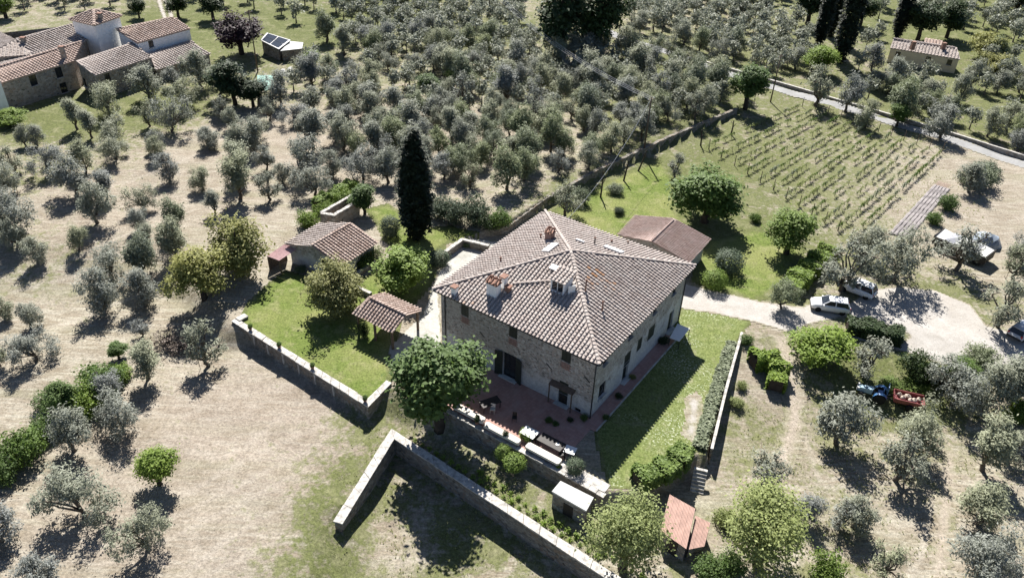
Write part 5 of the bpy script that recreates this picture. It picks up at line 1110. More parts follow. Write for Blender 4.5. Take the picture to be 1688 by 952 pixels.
# --- olives one by one: foot pixel, crown width, kind, label
A_, T_, S_, H_, G_ = 'olive', 'olive_twin', 'olive_sparse', 'olive_tall', 'olive_green'
OL = [
 (27, 288, 34, S_, 'small leaning olive at the left edge below the villa'), (81, 288, 48, T_, 'twin-crowned olive above the left edge group, long shadow below it'), (5, 322, 44, A_, 'olive cut by the left edge under the small leaning one'),
 (32, 380, 62, T_, 'broad dense olive clump near the left edge'), (2, 392, 46, A_, 'dark olive cut by the left edge beside the broad clump'), (125, 322, 50, A_, 'tall full olive in the second row from the left edge'),
 (140, 286, 36, A_, 'olive directly behind the tall full one'), (192, 262, 44, T_, 'spreading olive near the sunny strip under the villa'), (162, 367, 48, A_, 'round olive with round black shadow on open dry grass'), (178, 331, 28, H_, 'slender olive behind the round one'),
 (279, 297, 34, A_, 'solitary olive with square shadow on the dry slope'), (238, 346, 42, T_, 'ragged olive in the middle of the dry slope'), (335, 312, 30, A_, 'small egg-shaped olive alone on the pale slope'), (395, 328, 40, H_, 'tall silvery olive above the yellow bushes'), (354, 353, 22, H_, 'thin upright olive touching the yellow bushes'),
 (131, 412, 28, A_, 'small drop-shaped olive with oval shadow'), (30, 410, 36, A_, 'dense olive below the broad left clump'), (62, 431, 34, A_, 'leaning olive whose trunk tilts right, left field'), (230, 382, 28, A_, 'small olive at the head of the middle row'), (244, 404, 28, A_, 'second olive of the middle row'), (292, 382, 34, G_, 'green olive right of the middle row'), (290, 424, 46, A_, 'pale olive touching the yellow bush'),
 (185, 462, 55, T_, 'wide olive in the left field with two lobes and dark trunk'), (172, 510, 50, A_, 'tall rounded olive with a long slanted shadow'), (240, 458, 46, G_, 'third olive of the middle row, densely leafed'), (240, 503, 44, A_, 'last olive of the middle row with square shadow'), (260, 262, 26, A_, 'little olive at the top of the pale slope'),
 (8, 524, 30, A_, 'olive cut by the left edge halfway down'), (52, 541, 33, A_, 'small olive above the wide grey one at left'), (60, 594, 62, T_, 'wide grey olive with broad purple shadow at left'), (2, 602, 26, A_, 'sliver of olive at the left edge beside the wide grey one'),
 (246, 624, 42, H_, 'thin tall olive above the bramble patch'), (236, 556, 26, S_, 'sparse little olive under the dark bush shadow'), (342, 604, 52, S_, 'sparse silvery olive alone on the bare field by the garden wall'), (204, 708, 66, T_, 'spreading olive at the edge of the bare field'), (125, 742, 58, A_, 'dense olive between bramble and big two-stemmed olive'),
 (140, 850, 96, T_, 'large two-stemmed olive in the lower left field'), (244, 904, 72, T_, 'olive with two separate tufts at the bottom left'), (6, 890, 58, A_, 'olive cut by the left edge near the bottom'), (70, 968, 52, A_, 'olive top at the bottom edge left'), (182, 660, 40, A_, 'olive rising from the brambles'),
 (1378, 730, 74, A_, 'full rounded olive below the tractor'), (1506, 738, 76, T_, 'wide olive in front of the red trailer'), (1476, 792, 74, S_, 'large olive leaning left below the trailer olive'), (1618, 776, 52, H_, 'olive with tall bare trunk near the right edge'), (1660, 760, 46, S_, 'sparse olive at the right edge beside the bare-trunked one'),
 (1608, 862, 66, A_, 'olive leaning right with dark slanting trunk'), (1612, 952, 96, T_, 'wide pale olive in the bottom right corner'), (1381, 868, 40, S_, 'narrow olive with a bare purple-brown trunk'), (1404, 868, 48, A_, 'grey olive next to the narrow bare-trunked one'), (1457, 950, 52, S_, 'short silvery olive at the bottom edge'), (1262, 800, 60, S_, 'nearly leafless olive right of the steps'), (1328, 858, 42, A_, 'grey olive beside the pale bushy tree'),
 (1421, 618, 52, S_, 'grey olive between the drive and the tractor'), (1568, 668, 82, T_, 'broad silver olive beside the white drive'), (1621, 678, 60, A_, 'olive at the end of the drive hedge'), (1663, 668, 52, H_, 'slim olive near the right edge above the bushes'), (1474, 464, 82, T_, 'spreading olive overhanging the white car'), (1386, 478, 74, S_, 'grey olive growing over the half hidden white car'), (1426, 430, 46, A_, 'olive behind the two white cars'), (1576, 446, 64, S_, 'grey olive in front of the old cart'),
 (1596, 316, 38, A_, 'dark olive beside the tilled bed'), (1681, 432, 34, A_, 'olive at the right edge level with the tarpaulin'), (1668, 462, 42, S_, 'thin olive at the right edge above the gravel'), (1678, 250, 32, A_, 'olive at the right edge beside the road'), (1643, 538, 64, S_, 'twiggy olive on the green bank of the gravel'),
 (1111, 293, 26, S_, 'small grey olive on the back lawn near the vineyard'), (931, 354, 44, S_, 'sparse olive right behind the farmhouse roof'), (1288, 508, 44, G_, 'rounded olive at the end of the long hedge by the drive'),
 (520, 322, 50, T_, 'olive on the pale slope above the ruined hut'), (600, 296, 52, T_, 'twin olive behind the ruined hut'), (640, 300, 40, A_, 'olive left of the cypress tip shadow'), (445, 330, 34, S_, 'thin olive above the lean-to on the pale path'), (465, 300, 24, A_, 'tiny olive on the pale path'), (440, 280, 28, A_, 'small olive left of the pale path'), (420, 250, 44, A_, 'olive at the top of the pale path'), (548, 290, 32, A_, 'narrow silver olive near the ruin'), (500, 292, 60, T_, 'big full olive above the pale path'), (345, 245, 30, A_, 'isolated olive on the sunlit strip under the villa terrace'),
 (1230, 165, 26, S_, 'little olive near the round tree by the grove wall'), (1345, 175, 44, S_, 'grey olive leaning over the road'), (1395, 185, 40, A_, 'dark olive beside the road bend'), (1425, 210, 30, A_, 'small dark olive between road and vineyard'), (1478, 200, 44, G_, 'green olive on the road verge'), (1548, 228, 42, A_, 'olive on the road verge above the tilled bed'),
 (180,191,50,T_,'round silvery olive against the villa wall'),(247,165,44,A_,'olive at the corner of the villa front block'),(285,145,26,A_,'small olive under the villa lean-to'),(333,145,42,A_,'olive at the end of the villa lean-to'),(310,179,46,T_,'olive on the grass in front of the villa lean-to'),(247,208,30,S_,'thin-stemmed olive with clear trunk below the villa'),(285,218,52,T_,'wide olive with strong shadow below the villa'),(257,248,25,A_,'small olive below the thin-stemmed one'),(367,198,25,S_,'pale small olive left of the dark thicket'),(383,214,26,A_,'olive just below the dark thicket'),(343,239,22,A_,'tiny olive alone on the bare strip'),(363,160,34,A_,'olive at the left end of the dark thicket'),(463,172,40,A_,'olive right of the green shade roof'),(128,214,28,H_,'slender olive near the yellow patch by the villa'),(152,228,26,H_,'slender olive right of the other slender one'),(190,234,44,T_,'dark olive in front of the round silvery one'),(43,241,24,A_,'small olive in the villa shade edge'),(63,241,26,A_,'small olive beside the villa shade edge'),(423,234,38,T_,'olive above the bare strip right of the thicket'),(393,258,36,A_,'olive left of the bare path, upper'),(397,296,34,H_,'upright olive left of the bare path, lower'),(485,205,40,T_,'first olive of the grove beside the pale path'),(445,200,26,S_,'small olive under the green shade roof'),
]
olives = [(GT(x, y), w, k, lb, None) for x, y, w, k, lb in OL]
# --- groves: planted in loose rows inside areas of the photo
AREAS = [
 ('grove', [(455, 215), (470, 120), (520, 90), (545, 40), (560, -60), (870, -60), (860, 70), (905, 100), (1005, 95), (1020, 85), (1110, 108), (1205, 150), (1190, 190), (1060, 245), (900, 325), (840, 335), (760, 310), (700, 300), (620, 270), (560, 272), (500, 250)], 3.8, 'olive tree inside the dense grove between cypress and road', [(640, 130, 4), (570, 110, 5), (1010, 230, 3), (555, 50, 5), (690, 105, 3)]),
 ('top', [(-40, -60), (250, -60), (245, 20), (205, 15), (110, 20), (-40, 40)], 5.2, 'olive tree behind the villa roofs', []),
 ('topmid', [(300, -60), (545, -60), (520, 40), (500, 50), (430, 35), (320, 14)], 5.8, 'olive tree on the green above the glazed shed', [(350, 30, 8), (420, 30, 6)]),
 ('road', [(1035, 55), (1030, -60), (1300, -60), (1300, 40), (1370, 90), (1340, 140), (1280, 128), (1100, 78)], 3.8, 'olive tree in the far grove across the country road', [(1085, 70, 3)]),
 ('east', [(1405, 130), (1420, 70), (1460, 62), (1465, 98), (1585, 115), (1640, 100), (1730, 110), (1730, 255), (1680, 245), (1520, 195), (1420, 165)], 3.9, 'olive tree between cream farmhouse and country road', [(1560, 150, 4), (1650, 180, 5), (1600, 190, 4)]),
 ('hill', [(1450, -70), (1760, -70), (1760, 90), (1620, 60), (1500, 40), (1440, 30)], 5.2, 'olive tree on the green hillside at top right', []),
]
rr = np.random.default_rng(5)
AVOID = [(GZ(x, y)[:2], r) for x, y, r in ((672, 385, 3), (400, 60, 8), (462, 88, 9), (437, 150, 4), (434, 165, 2.5), (481, 118, 2.5), (950, 60, 9), (1228, 165, 4), (1385, 95, 7), (1340, 30, 12), (715, 140, 3), (780, 130, 3), (1320, 130, 5), (1525, 92, 11), (1480, 108, 7), (1505, 112, 8), (1530, 115, 8), (1555, 119, 8), (1580, 122, 7), (515, 95, 2.5))]
for nm, poly, gap, lb, holes in AREAS:
    P = poly_px(poly); lo, hi = P.min(0), P.max(0); a = rr.uniform(.3, .6); hl = [(GZ(x, y)[:2], r) for x, y, r in holes] + AVOID
    c, s = math.cos(a), math.sin(a); D = np.hypot(*(hi - lo)); mid = (lo + hi) / 2; k = int(D / gap / 2) + 1
    for i in range(-k, k + 1):
        for j in range(-k, k + 1):
            q = np.array([i * gap, j * gap]) + rr.normal(0, gap * .17, 2); x, y = mid[0] + c * q[0] - s * q[1], mid[1] + s * q[0] + c * q[1]
            if not inside(P, np.array(x), np.array(y)) or rr.random() < .07: continue
            if any(np.hypot(x - h[0], y - h[1]) < r for h, r in hl): continue
            if any(np.hypot(x - o_[0][0], y - o_[0][1]) < 3.2 for o_ in olives[:len(OL)]): continue
            Q = np.array([x, y, float(hgt(x, y))]); olives.append((Q, ppm(Q) * rr.uniform(3.1, 4.3), [A_, A_, A_, T_, G_, G_, H_, S_][rr.integers(8)], lb, {'grove': 'olives of the dense grove', 'top': 'olives behind the villa', 'topmid': 'olives above the glazed shed', 'road': 'olives across the road', 'east': 'olives near the cream farmhouse', 'hill': 'olives on the far hillside'}[nm]))
def in_frame(P):
    d = np.asarray(P) - CAMP; z = np.dot(d, CF); x = 844 + F_PX * np.dot(d, CR) / z; y = 476 - F_PX * np.dot(d, CU) / z; return -30 < x < 1718 and -30 < y < 1010
MARKS = [((672, 300), 'just behind the tall cypress'), ((560, 250), 'left of the cypress near the pale path'), ((590, 130), 'around the small clearing left in the grove'), ((520, 170), 'at the left end of the grove'), ((740, 160), 'near the lime green tree in the grove'), ((860, 290), 'behind the laurel bushes at the grove edge'), ((960, 250), 'above the grove wall behind the farmhouse'), ((1080, 200), 'above the far half of the grove wall'), ((920, 150), 'below the two dark oaks'), ((1150, 140), 'near the road end of the grove'), ((760, 60), 'near the top of the grove'), ((640, 60), 'near the top of the grove beside the green strip'), ((830, 200), 'in the heart of the grove')]
def grove_label(Q, k, lb):
    adj = {A_: 'rounded silvery', T_: 'broad twin-crowned', G_: 'greener rounded', H_: 'narrow upright', S_: 'thin sparse'}[k]
    if 'dense grove' not in lb: return adj + ' ' + lb
    d = Q - CAMP; z = np.dot(d, CF); x, y = 844 + F_PX * np.dot(d, CR) / z, 476 - F_PX * np.dot(d, CU) / z
    return adj + ' olive tree ' + min(MARKS, key=lambda m_: (m_[0][0] - x) ** 2 + (m_[0][1] - y) ** 2)[1]
fixed, rest = olives[:len(OL)], sorted([o_ for o_ in olives[len(OL):] if in_frame(o_[0])], key=lambda o_: -o_[1])
nind = 300 - len(fixed)
for Q, w_, k, lb, g in fixed + rest[:nind]:
    if g: lb = grove_label(Q, k, lb)
    plant('olive_tree', k, 0, 0, w_ * (1.18 if g is None else 1.0), lb, 'olive tree', g or 'olives standing apart', P=Q, hs=random.uniform(1.1, 1.4) if k != H_ else .95)
# those beyond the first three hundred: one mass of far olives
def far_mass(name, items, label):
    V = []; tn = []; n0 = 0; V2 = []; F2 = []
    fr = [crown_mesh('far', [(0.5 * math.cos(i * 2), .5 * math.sin(i * 2), 2.2 + .4 * i, .95, .95, .85) for i in range(4)], 420, .5, M['olive'], 900 + q, .45, .45, 6, .25, .4, .7) for q in range(5)]
    cache = []
    for me in fr:
        co = np.empty(len(me.vertices) * 3, np.float32); me.vertices.foreach_get('co', co); t_ = np.empty(len(me.vertices), np.float32); me.attributes['tone'].data.foreach_get('value', t_); cache.append((co.reshape(-1, 3), t_))
    for i, (Q, w_, *_) in enumerate(items):
        co, t_ = cache[i % 5]; s = w_ / ppm(Q) / 3.4; a = random.random() * 6.28; R = np.array([[math.cos(a), -math.sin(a), 0], [math.sin(a), math.cos(a), 0], [0, 0, 1]]); V.append(co @ R.T * s + Q); tn.append(np.clip(t_ + random.uniform(-.2, .2), 0, 1))
        b = np.array([[-.15, -.15, 0], [.15, -.15, 0], [0, .18, 0], [0, 0, 2.4]]) * s + Q; m0 = len(V2) * 4; V2.append(b); F2 += [(m0, m0 + 1, m0 + 3), (m0 + 1, m0 + 2, m0 + 3), (m0 + 2, m0, m0 + 3)]
    V = np.concatenate(V); o_ = put(name, fast_mesh(name, V, np.arange(len(V)).reshape(-1, 4), M['olive'], {'tone': np.concatenate(tn)})); tag(o_, label, 'olive trees', kind='stuff')
    put('trunks', fast_mesh('trunks', np.concatenate(V2), F2, M['bark']), o_); return o_
if rest[nind:]: far_mass('far_olive_grove', rest[nind:], 'far mass of small grey olive trees along the top of the picture')
print('OLIVES', len(fixed), len(rest))
# --- other trees
plant('cypress_tree', 'cypress', 688, 392, 58, 'tall black columnar cypress above the farmhouse courtyard', 'cypress', var=0, hs=.7)
TR = [
 ('broadleaf_tree', 'broad', 724, 706, 150, 'large green broadleaf tree shading the terrace corner', 1.0), ('broadleaf_tree', 'dense', 1162, 366, 110, 'big dark green tree behind the tiled annex', .85), ('fig_tree', 'yellow', 552, 512, 92, 'yellow-green round tree in front of the shed', 1.05), ('broadleaf_tree', 'fig', 664, 474, 92, 'bright green tree between shed and courtyard', .75),
 ('broadleaf_tree', 'pale', 1026, 938, 132, 'pale green airy tree left of the red hut', 1.15), ('broadleaf_tree', 'pale', 1248, 930, 150, 'wide pale green tree right of the red hut', .95), ('broadleaf_tree', 'bright', 1296, 418, 84, 'light green tree beside the long hedge', .9), ('broadleaf_tree', 'bright', 1352, 594, 100, 'bright green tree beside the white hatchback', .72),
 ('broadleaf_tree', 'yellow', 338, 492, 104, 'front yellow-green tree of the pair left of the lean-to', 1.0), ('broadleaf_tree', 'yellow', 398, 446, 98, 'rear yellow-green tree of the pair left of the lean-to', 1.05), ('broadleaf_tree', 'bright', 264, 798, 68, 'small lime green tree alone on the bare field', 1.1), ('broadleaf_tree', 'broad', 112, 680, 50, 'light green sapling above the bramble patch', 1.1),
 ('purple_tree', 'purple', 399, 90, 80, 'dark purple-leaved tree by the utility pole', .95), ('oak_tree', 'oak', 925, 96, 96, 'left one of the two dark oaks at the road end', 1.1), ('oak_tree', 'oak', 985, 92, 88, 'right one of the two dark oaks at the road end', 1.1), ('broadleaf_tree', 'broad', 1228, 180, 62, 'round green tree where the grove wall ends', 1.0),
 ('broadleaf_tree', 'bright', 1348, 122, 56, 'bright green tree in front of the dark cypresses', .8), ('broadleaf_tree', 'broad', 1478, 208, 34, 'small dark green tree by the road', .9), ('broadleaf_tree', 'bright', 760, 148, 44, 'lime green tree in the middle of the grove', .8), ('broadleaf_tree', 'broad', 708, 165, 40, 'dark green tree left of the lime one in the grove', .9),
 ('broadleaf_tree', 'bright', 516, 116, 30, 'little green tree beside the glazed shed', 1.1), ('oak_tree', 'oak', 1330, 40, 60, 'dark bushy tree left of the far cypresses', 1.0), ('oak_tree', 'oak', 1418, 42, 44, 'dark tree right of the far cypresses', 1.0), ('oak_tree', 'oak', 1512, 66, 58, 'dark tree behind the cream farmhouse', .95), ('oak_tree', 'oak', 1560, 62, 50, 'second dark tree behind the cream farmhouse', .9),
 ('broadleaf_tree', 'yellow', 1620, 100, 60, 'yellowish tree right of the cream farmhouse', .8), ('broadleaf_tree', 'yellow', 1640, 122, 56, 'low yellow-green tree below the yellowish one', .6), ('oak_tree', 'oak', 1670, 30, 60, 'dark tree in the top right corner', 1.0), ('broadleaf_tree', 'bright', 18, 205, 50, 'green leafy tree at the foot of the white house', .55), ('broadleaf_tree', 'bright', 10, 30, 40, 'green tree in the top left corner', .9),
 ('oak_tree', 'oak', 388, 172, 60, 'dark thicket tree left of the green shade roof', .9), ('oak_tree', 'oak', 418, 176, 46, 'second dark thicket tree touching the green shade roof', .9), ('oak_tree', 'oak', 230, 30, 26, 'small dark tree beside the farm track', 1.1), ('oak_tree', 'oak', 295, 30, 40, 'dark round tree right of the farm track', .9), ('oak_tree', 'oak', 352, 32, 44, 'dark tree on the green behind the villa', .9),
 ('broadleaf_tree', 'broad', 601, 352, 44, 'dark green tree overhanging the ruined hut', 1.0), ('round_tree', 'broad', 197, 592, 34, 'small round clipped tree above the brambles', .85), ('bush_tree', 'broad', 1581, 630, 50, 'dark green tree among the silver olives by the drive', .7), ('broadleaf_tree', 'bright', 1680, 690, 60, 'green bushy tree at the right edge below the drive', .6),
]
for nm, k, x, y, w_, lb, hs in TR: plant(nm, k, x, y, w_, lb, 'tree', hs=hs)
for x, y, w_, hs, lb in ((1350, 74, 26, 1.0, 'left slim cypress of the far dark pair'), (1383, 104, 36, 1.0, 'tall dark cypress nearest the country road'), (1368, 60, 24, 1.0, 'right slim cypress of the far dark pair'), (1478, 62, 26, .8, 'dark cypress at the corner of the cream farmhouse')): plant('cypress_tree', 'cypress', x, y, w_, lb, 'cypress', 'far cypresses', var=0, hs=hs)
# --- bushes
BU = [
 ('ball', 1199, 447, 50, 'grey-green clipped ball, the taller of the pair', 'topiary', 1.0), ('ball_bright', 1176, 473, 44, 'bright green clipped ball, the lower of the pair', 'topiary', .95), ('ball_std', 828, 762, 28, 'small clipped ball tree below the terrace wall', 'topiary', 1.0), ('ball_std', 847, 779, 40, 'wider oval clipped tree below the terrace wall', 'topiary', .72), ('ball', 947, 777, 32, 'round grey bush at the corner of the terrace', 'topiary', 1.05), ('ball_bright', 920, 770, 9, 'tiny potted ball beside the terrace bush', 'topiary', 1.3),
 ('ball', 644, 388, 34, 'egg-shaped grey shrub left of the cypress', 'shrub', 1.35), ('ball', 725, 436, 34, 'dark rounded shrub right of the cypress foot', 'shrub', 1.0), ('bush_bright', 508, 372, 40, 'bright shrub at the left end of the ruined hut', 'shrub', 1.2), ('bush_bright', 535, 352, 40, 'bright shrub along the ruin wall', 'shrub', 1.0), ('bush_bright', 562, 334, 40, 'bright shrub behind the ruin', 'shrub', 1.0),
 ('bush_laurel', 722, 358, 40, 'first laurel bush beside the cypress', 'shrub', 1.5), ('bush_laurel', 750, 366, 48, 'second laurel bush from the cypress', 'shrub', 1.4), ('bush_laurel', 782, 368, 48, 'third laurel bush from the cypress', 'shrub', 1.5), ('bush_dark', 806, 376, 34, 'dark bush at the curved stone edging', 'shrub', 1.1), ('bush', 826, 372, 40, 'green bush beside the curved stone edging', 'shrub', 1.1),
 ('bush_dry', 275, 566, 60, 'brown dry bush under the yellow trees', 'shrub', .8), ('bush_dry', 300, 575, 50, 'second brown dry bush toward the garden wall', 'shrub', .7), ('bush', 170, 640, 80, 'leafy bramble top in the left field', 'bramble', 1.0), ('bush_bright', 140, 676, 76, 'middle bramble of the left patch', 'bramble', 1.1), ('bush', 88, 668, 56, 'left bramble of the left patch', 'bramble', .8), ('bush', 40, 756, 76, 'big bright bramble at the left edge', 'bramble', 1.2), ('bush', 4, 790, 66, 'bramble cut by the left edge', 'bramble', 1.2), ('bush', 75, 720, 60, 'bramble linking the two patches', 'bramble', 1.0), ('bush_bright', 200, 622, 40, 'bramble under the small round tree', 'bramble', .8),
 ('bush_bright', 1357, 952, 62, 'bright green shrub at the bottom edge', 'shrub', 1.3), ('bush_pale', 1195, 862, 44, 'pale shrub against the lower hut roof', 'shrub', 1.3), ('bush', 1170, 948, 60, 'green shrub in front of the red hut', 'shrub', 1.0), ('bush', 1205, 940, 50, 'leafy shrub right of the hut front', 'shrub', 1.1), ('bush_dark', 1508, 622, 66, 'dark rosemary mound by the white drive', 'shrub', 1.2), ('bush_olive', 1613, 600, 56, 'rounded shrub at the drive bend', 'shrub', .9), ('bush_bright', 1470, 640, 50, 'low green growth behind the tractor', 'shrub', .5), ('bush_bright', 1510, 640, 46, 'low green growth behind the trailer', 'shrub', .5),
 ('bush_pale', 1222, 640, 20, 'small yellowish plant beside the thin wall', 'shrub', 1.0), ('bush_pale', 1214, 668, 26, 'yellowish plant lower along the thin wall', 'shrub', .9), ('bush', 1230, 565, 24, 'dark shrub at the head of the thin wall', 'shrub', 1.0), ('bush_olive', 1608, 305, 60, 'loose shrub behind the tilled bed', 'shrub', 1.0), ('bush', 1560, 345, 34, 'small green shrub beside the tilled bed', 'shrub', 1.3), ('bush', 1538, 368, 28, 'smaller green shrub toward the car park', 'shrub', 1.2), ('bush_olive', 1622, 285, 44, 'shrub by the road above the tilled bed', 'shrub', .9),
 ('bush_pale', 612, 430, 40, 'pale shrub at the shed corner', 'shrub', 1.0), ('bush', 598, 440, 36, 'green shrub in front of the shed wall', 'shrub', 1.2), ('bush_laurel', 770, 408, 14, 'little shrub in the courtyard corner', 'shrub', 1.3), ('bush_olive', 506, 402, 30, 'wispy shrub behind the shed', 'shrub', .9), ('bush_dark', 600, 555, 22, 'dark climber beside the pergola post', 'shrub', 2.2), ('bush_laurel', 497, 448, 20, 'grey shrub in front of the lean-to', 'shrub', 1.0), ('bush_dark', 1020, 352, 20, 'dark bush behind the annex roof', 'shrub', 1.0), ('bush_olive', 955, 335, 34, 'grey-green bush behind the farmhouse hip', 'shrub', 1.2), ('bush_olive', 1013, 318, 30, 'twiggy bush between the bare trunks', 'shrub', .8), ('bush', 1245, 365, 20, 'small bush at the vineyard foot', 'shrub', 1.2), ('bush_bright', 870, 722, 30, 'leafy pot plant at the white square table', 'plant', .9),
 ('bush', 962, 692, 14, 'potted plant at the farmhouse corner', 'plant', 1.3), ('bush', 998, 690, 13, 'round pot shrub on the side path', 'plant', 1.0), ('bush_dark', 1020, 655, 15, 'dark pot shrub beside the side door', 'plant', 1.0), ('bush_yellow', 1042, 623, 12, 'yellowish pot plant on the side path', 'plant', 1.0), ('bush_dark', 1093, 566, 20, 'dark shrub at the far end of the side path', 'plant', 1.2), ('bush', 905, 694, 14, 'dark potted plants by the porch post', 'plant', 1.0), ('bush', 916, 700, 12, 'small potted plant left of the porch', 'plant', .9), ('bush', 1075, 778, 12, 'small upright plant on the side lawn', 'plant', 2.2), ('bush_dark', 940, 694, 12, 'dark pot plant right of the porch door', 'plant', 1.2),
]
for k, x, y, w_, lb, cat, hs in BU: plant('clipped_bush' if k.startswith('ball') else ('bramble' if cat == 'bramble' else 'shrub'), k, x, y, w_, lb, cat, hs=hs)
# pots on the garden wall
for i, s_ in enumerate((.14, .37, .62, .985)):
    c = g0 + (g1 - g0) * s_ + np.array([0, 0, .28]); t = thing('flower_pot', tuple(c), ['first plant pot on the garden wall from its far end', 'second plant pot on the garden wall from its far end', 'third plant pot on the garden wall from its far end', 'plant pot on the corner of the garden wall'][i], 'pot', 'pots on the garden wall')
    m = MB(c); m.lathe(c, [(.14, 0), (.2, .28), (.22, .32), (.17, .33)], 10); m.build('pot', M['terracotta'], t); put('plant', proto('bush', 0)[1], t, (0, 0, .25)).scale = (.25, .25, .3)
for i, (px, py) in enumerate(((786, 698), (833, 722))):
    c = GZ(px, py, .1); t = thing('terrace_pot', tuple(c), ['dark potted plant between the cream tables on the terrace edge', 'dark potted plant in front of the middle cream table'][i], 'pot'); m = MB(c); m.lathe(c, [(.15, 0), (.2, .34), (.22, .38), (.17, .38)], 10); m.build('pot', M['terracotta'], t); put('plant', proto('bush_dark', 0)[1], t, (0, 0, .3)).scale = (.24, .24, .4)
# --- hedges: leafy bodies along a line
def hedge(label, px, w_, h, mat, z=None, dens=900, leaf=.15, name='hedge', seed=0):
    P = [GT(x, y) for x, y in px]; o_ = P[0]; t = thing(name, tuple(o_), label, 'hedge'); r = np.random.default_rng(seed + 77); C = []; D = []
    for a, b in zip(P[:-1], P[1:]):
        d = b - a; L = np.linalg.norm(d[:2]); n = int(dens * L); s = r.random(n); side = np.array([-d[1], d[0], 0]) / L; q = r.random(n); per = 2 * h + w_; e = q * per
        off = np.where(e < h, -w_ / 2, np.where(e > h + w_, w_ / 2, e - h - w_ / 2)); z_ = np.where(e < h, e, np.where(e > h + w_, per - e, h)); nr = np.where((e < h)[:, None], -side, np.where((e > h + w_)[:, None], side, np.array([0, 0, 1.])))
        bulge = 1 + .12 * np.sin(s * L * 1.9 + seed) + .07 * np.sin(s * L * 4.3)
        C.append(a + d * s[:, None] + side * (off * bulge)[:, None] + np.stack([0 * z_, 0 * z_, z_ * bulge], -1) + r.normal(size=(n, 3)) * .07 - o_); D.append(nr)
    c = np.concatenate(C); out = np.concatenate(D) * .6 + r.normal(size=c.shape) * .35; out[:, 2] += .5; out /= np.linalg.norm(out, axis=1)[:, None]; tt = np.cross(out, r.normal(size=c.shape)); tt /= np.linalg.norm(tt, axis=1)[:, None]; bb = np.cross(out, tt); L_ = leaf * r.uniform(.6, 1.5, len(c))[:, None]
    V = np.stack([c - tt * L_, c + bb * L_ * .55, c + tt * L_, c - bb * L_ * .55], 1).reshape(-1, 3); cl = .5 + .3 * np.sin(c[:, 0] * 3.1) * np.sin(c[:, 1] * 2.7)
    put('leaves', fast_mesh('leaves', V, np.arange(len(V)).reshape(-1, 4), M[mat], {'tone': np.repeat(np.clip(cl * .5 + r.random(len(c)) * .6, 0, 1), 4)}), t)
    m = MB(o_)
    for a, b in zip(P[:-1], P[1:]):
        d = b - a; L = np.linalg.norm(d[:2]); ax = np.array([d[0], d[1], 0]) / L; m.box((a + b) / 2 + [0, 0, h * .44], (L * .98, w_ * .78, h * .86), ax)
    m.build('branches', M['bark_dark'], t); return t
hedge('broad bright clipped hedge at the corner of the side lawn', [(1048, 799), (1084, 787), (1112, 772), (1128, 748)], 1.6, 1.2, 'hedge', seed=1); hedge('long bright hedge running down to the drive', [(1364, 424), (1332, 452), (1298, 486)], 2.2, 1.5, 'hedge', seed=2)
hedge('dark clipped hedge strip between drive and gravel', [(1394, 543), (1440, 552), (1484, 564)], 1.9, 1.3, 'dark_leaf', seed=3); hedge('thin low hedge along the inner side of the thin wall', [(1207, 566), (1181, 642), (1152, 740)], 1.0, .3, 'olive_g', seed=4, dens=420)
hedge('L-shaped bright hedge right of the thin wall', [(1238, 604), (1262, 600), (1281, 616), (1276, 646)], 1.7, 1.5, 'hedge', seed=8)
hedge('overgrown hedge climbing behind the ruined hut', [(522, 348), (560, 326), (590, 314)], 1.2, 1.6, 'hedge', seed=5)
hedge('dark shrub row along the drive bank below the silver car', [(1500, 618), (1560, 628), (1600, 640)], 1.6, 1.1, 'dark_leaf', seed=6); hedge('climbing greenery along the porch canopy', [(912, 692), (944, 706)], .5, .3, 'laurel', seed=7, dens=120) if False else None
# --- vineyard
vt, vc = limb_mesh('stem', [([(0, 0, -.1), (.05, 0, .5), (0, .05, .9)], .05, .03), ([(0, .05, .85), (.45, 0, .95)], .03, .015), ([(0, .05, .85), (-.45, 0, .95)], .03, .015)], M['bark_dark']), None
vcs = [crown_mesh('leaves', [(x * .45, 0, .75 + .15 * (x % 2), .3, .16, .3) for x in (-1.6, -.6, .5, 1.5)], 110 + 25 * q, .16, M[('pale', 'broad', 'pale', 'olive_g')[q]], 700 + q, .8, .3, 5, .1, .4, .7) for q in range(4)]
nrow = 12
for i in range(nrow):
    s_ = i / (nrow - 1); S = np.array([1168 + (1402 - 1168) * s_, 246 + (394 - 246) * s_]); E_ = np.array([1322 + (1552 - 1322) * s_, 176 + (252 - 176) * s_]); Sw, Ew = GT(*S), GT(*E_); L = np.linalg.norm(Ew - Sw); n = int(L / 1.45); ang = math.atan2(Ew[1] - Sw[1], Ew[0] - Sw[0])
    for j in range(n):
        if random.random() < .12: continue
        q = Sw + (Ew - Sw) * (j + random.uniform(-.2, .2)) / n; q[2] = float(hgt(q[0], q[1])); row = ['first', 'second', 'third', 'fourth', 'fifth', 'sixth', 'seventh', 'eighth', 'ninth', 'tenth', 'eleventh', 'twelfth', 'thirteenth'][nrow - 1 - i]
        t = thing('grapevine', tuple(q), f'low grapevine in the {row} vineyard row from the tilled bed', 'grapevine', f'vines of the {row} row', ang + random.uniform(-.15, .15), random.uniform(.65, 1.0)); put('stem', vt, t); put('leaves', vcs[random.randrange(4)], t)
    for e, w_ in ((Sw, 'house'), (Ew, 'road')):
        t = thing('vineyard_post', tuple(e), f'wooden end post of the {row} vineyard row, {w_} side', 'post', 'vineyard posts'); m = MB(e); m.tube([e - [0, 0, .2], e + [0, 0, 1.7]], [.06, .05], 6); m.build('post_shaft', M['wood'], t)
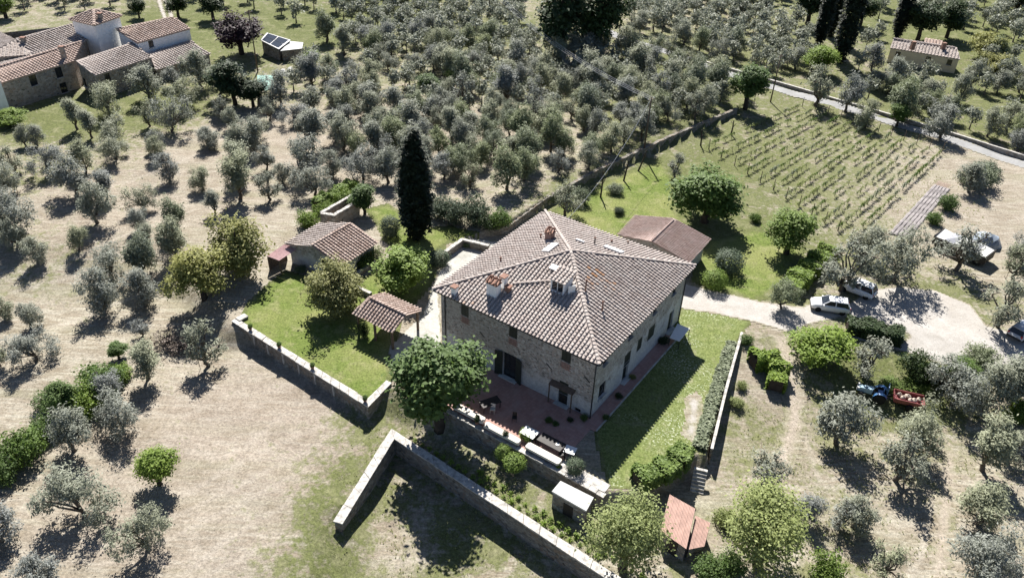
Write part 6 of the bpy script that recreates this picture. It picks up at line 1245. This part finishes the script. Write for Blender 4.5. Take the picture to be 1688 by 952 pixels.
# --- vegetable rows on the strip above the long retaining wall
vg = crown_mesh('leaves', [(0, 0, .25, .32, .32, .25)], 90, .2, M['bright'], 801, .7, .3, 6, .1, .5, .7); lw0, lw1 = np.array([*LOWW[1], 0]), np.array([*LOWW[2], 0]); ld = (lw1 - lw0) / np.linalg.norm(lw1 - lw0); ln = np.array([-ld[1], ld[0], 0]); ln = ln if ln[1] > 0 else -ln
for rw, (off, st_, nm) in enumerate(((.9, 2.0, 'row beside the retaining wall'), (1.55, 9.0, 'row nearer the terrace'))):
    for j in range(24 - 4 * rw):
        q = lw0 + ld * (st_ + j * .85) + ln * (off + random.uniform(-.1, .1)); q[2] = float(hgt(q[0], q[1])); t = thing('vegetable_plant', tuple(q), f'leafy vegetable plant in the {nm}', 'plant', f'vegetables, {nm}', random.random() * 6, random.uniform(.45, .85)); put('leaves', vg, t)
# --- tufts of long grass and weeds
def tufts(name, label, areas, mat, h, seed, dens):
    r = np.random.default_rng(seed); C = []
    for poly, z, k in areas:
        P = poly_px(poly, z); lo, hi = P.min(0), P.max(0); n = int(np.prod(hi - lo) * dens * k); q = lo + r.random((n, 2)) * (hi - lo); q = q[inside(P, q[:, 0], q[:, 1])]
        nz = np.sin(q[:, 0] * .9 + 1.7 * np.sin(q[:, 1] * .7)) * np.sin(q[:, 1] * 1.1 + q[:, 0] * .3) + r.normal(0, .35, len(q)); C.append(q[nz > .1])
    q = np.concatenate(C); n = len(q); c = np.stack([q[:, 0], q[:, 1], hgt(q[:, 0], q[:, 1])], -1); V = []; 
    for k in range(4):
        a = r.random(n) * 6.28; l_ = h * r.uniform(.5, 1.5, n); w_ = l_ * .22; dx = np.stack([np.cos(a), np.sin(a), 0 * a], -1); base = c + dx * .05; tip = c + dx * (l_ * .6)[:, None] + np.stack([0 * a, 0 * a, l_], -1); sx = np.stack([-np.sin(a), np.cos(a), 0 * a], -1) * w_[:, None]
        V.append(np.stack([base - sx, base + sx, tip], 1))
    V = np.concatenate(V).reshape(-1, 3); o_ = put(name, fast_mesh(name, V, np.arange(len(V)).reshape(-1, 3), M[mat], {'tone': np.repeat(r.random(len(V) // 3), 3)})); return tag(o_, label, 'grass', kind='stuff')
M['straw'] = leaf_mat('straw_blades', (.40, .35, .25), (.62, .55, .42), .5); M['blade'] = leaf_mat('grass_blades', (.18, .22, .08), (.38, .40, .18), .5)
tufts('long_grass', 'tufts of green grass in the meadow and around the olives', [([(560, 880), (660, 745), (980, 960), (540, 960)], MEADOW, 1), ([(1190, 700), (1290, 560), (1420, 640), (1688, 700), (1688, 952), (1240, 952)], LOW, .8), ([(560, 720), (640, 650), (740, 690), (940, 850), (800, 800), (660, 710), (560, 850)], LOW, 1), ([(1340, 400), (1500, 250), (1640, 300), (1600, 480), (1420, 470)], 0, .5)], 'blade', .13, 31, 7.0)
tufts('dry_grass', 'tufts of dry straw over the mown fields', [([(0, 250), (400, 240), (400, 500), (600, 700), (560, 860), (500, 952), (0, 952)], LOW, .7), ([(1230, 560), (1420, 640), (1688, 700), (1688, 952), (1240, 952)], LOW, .7)], 'straw', .08, 32, 3.0)
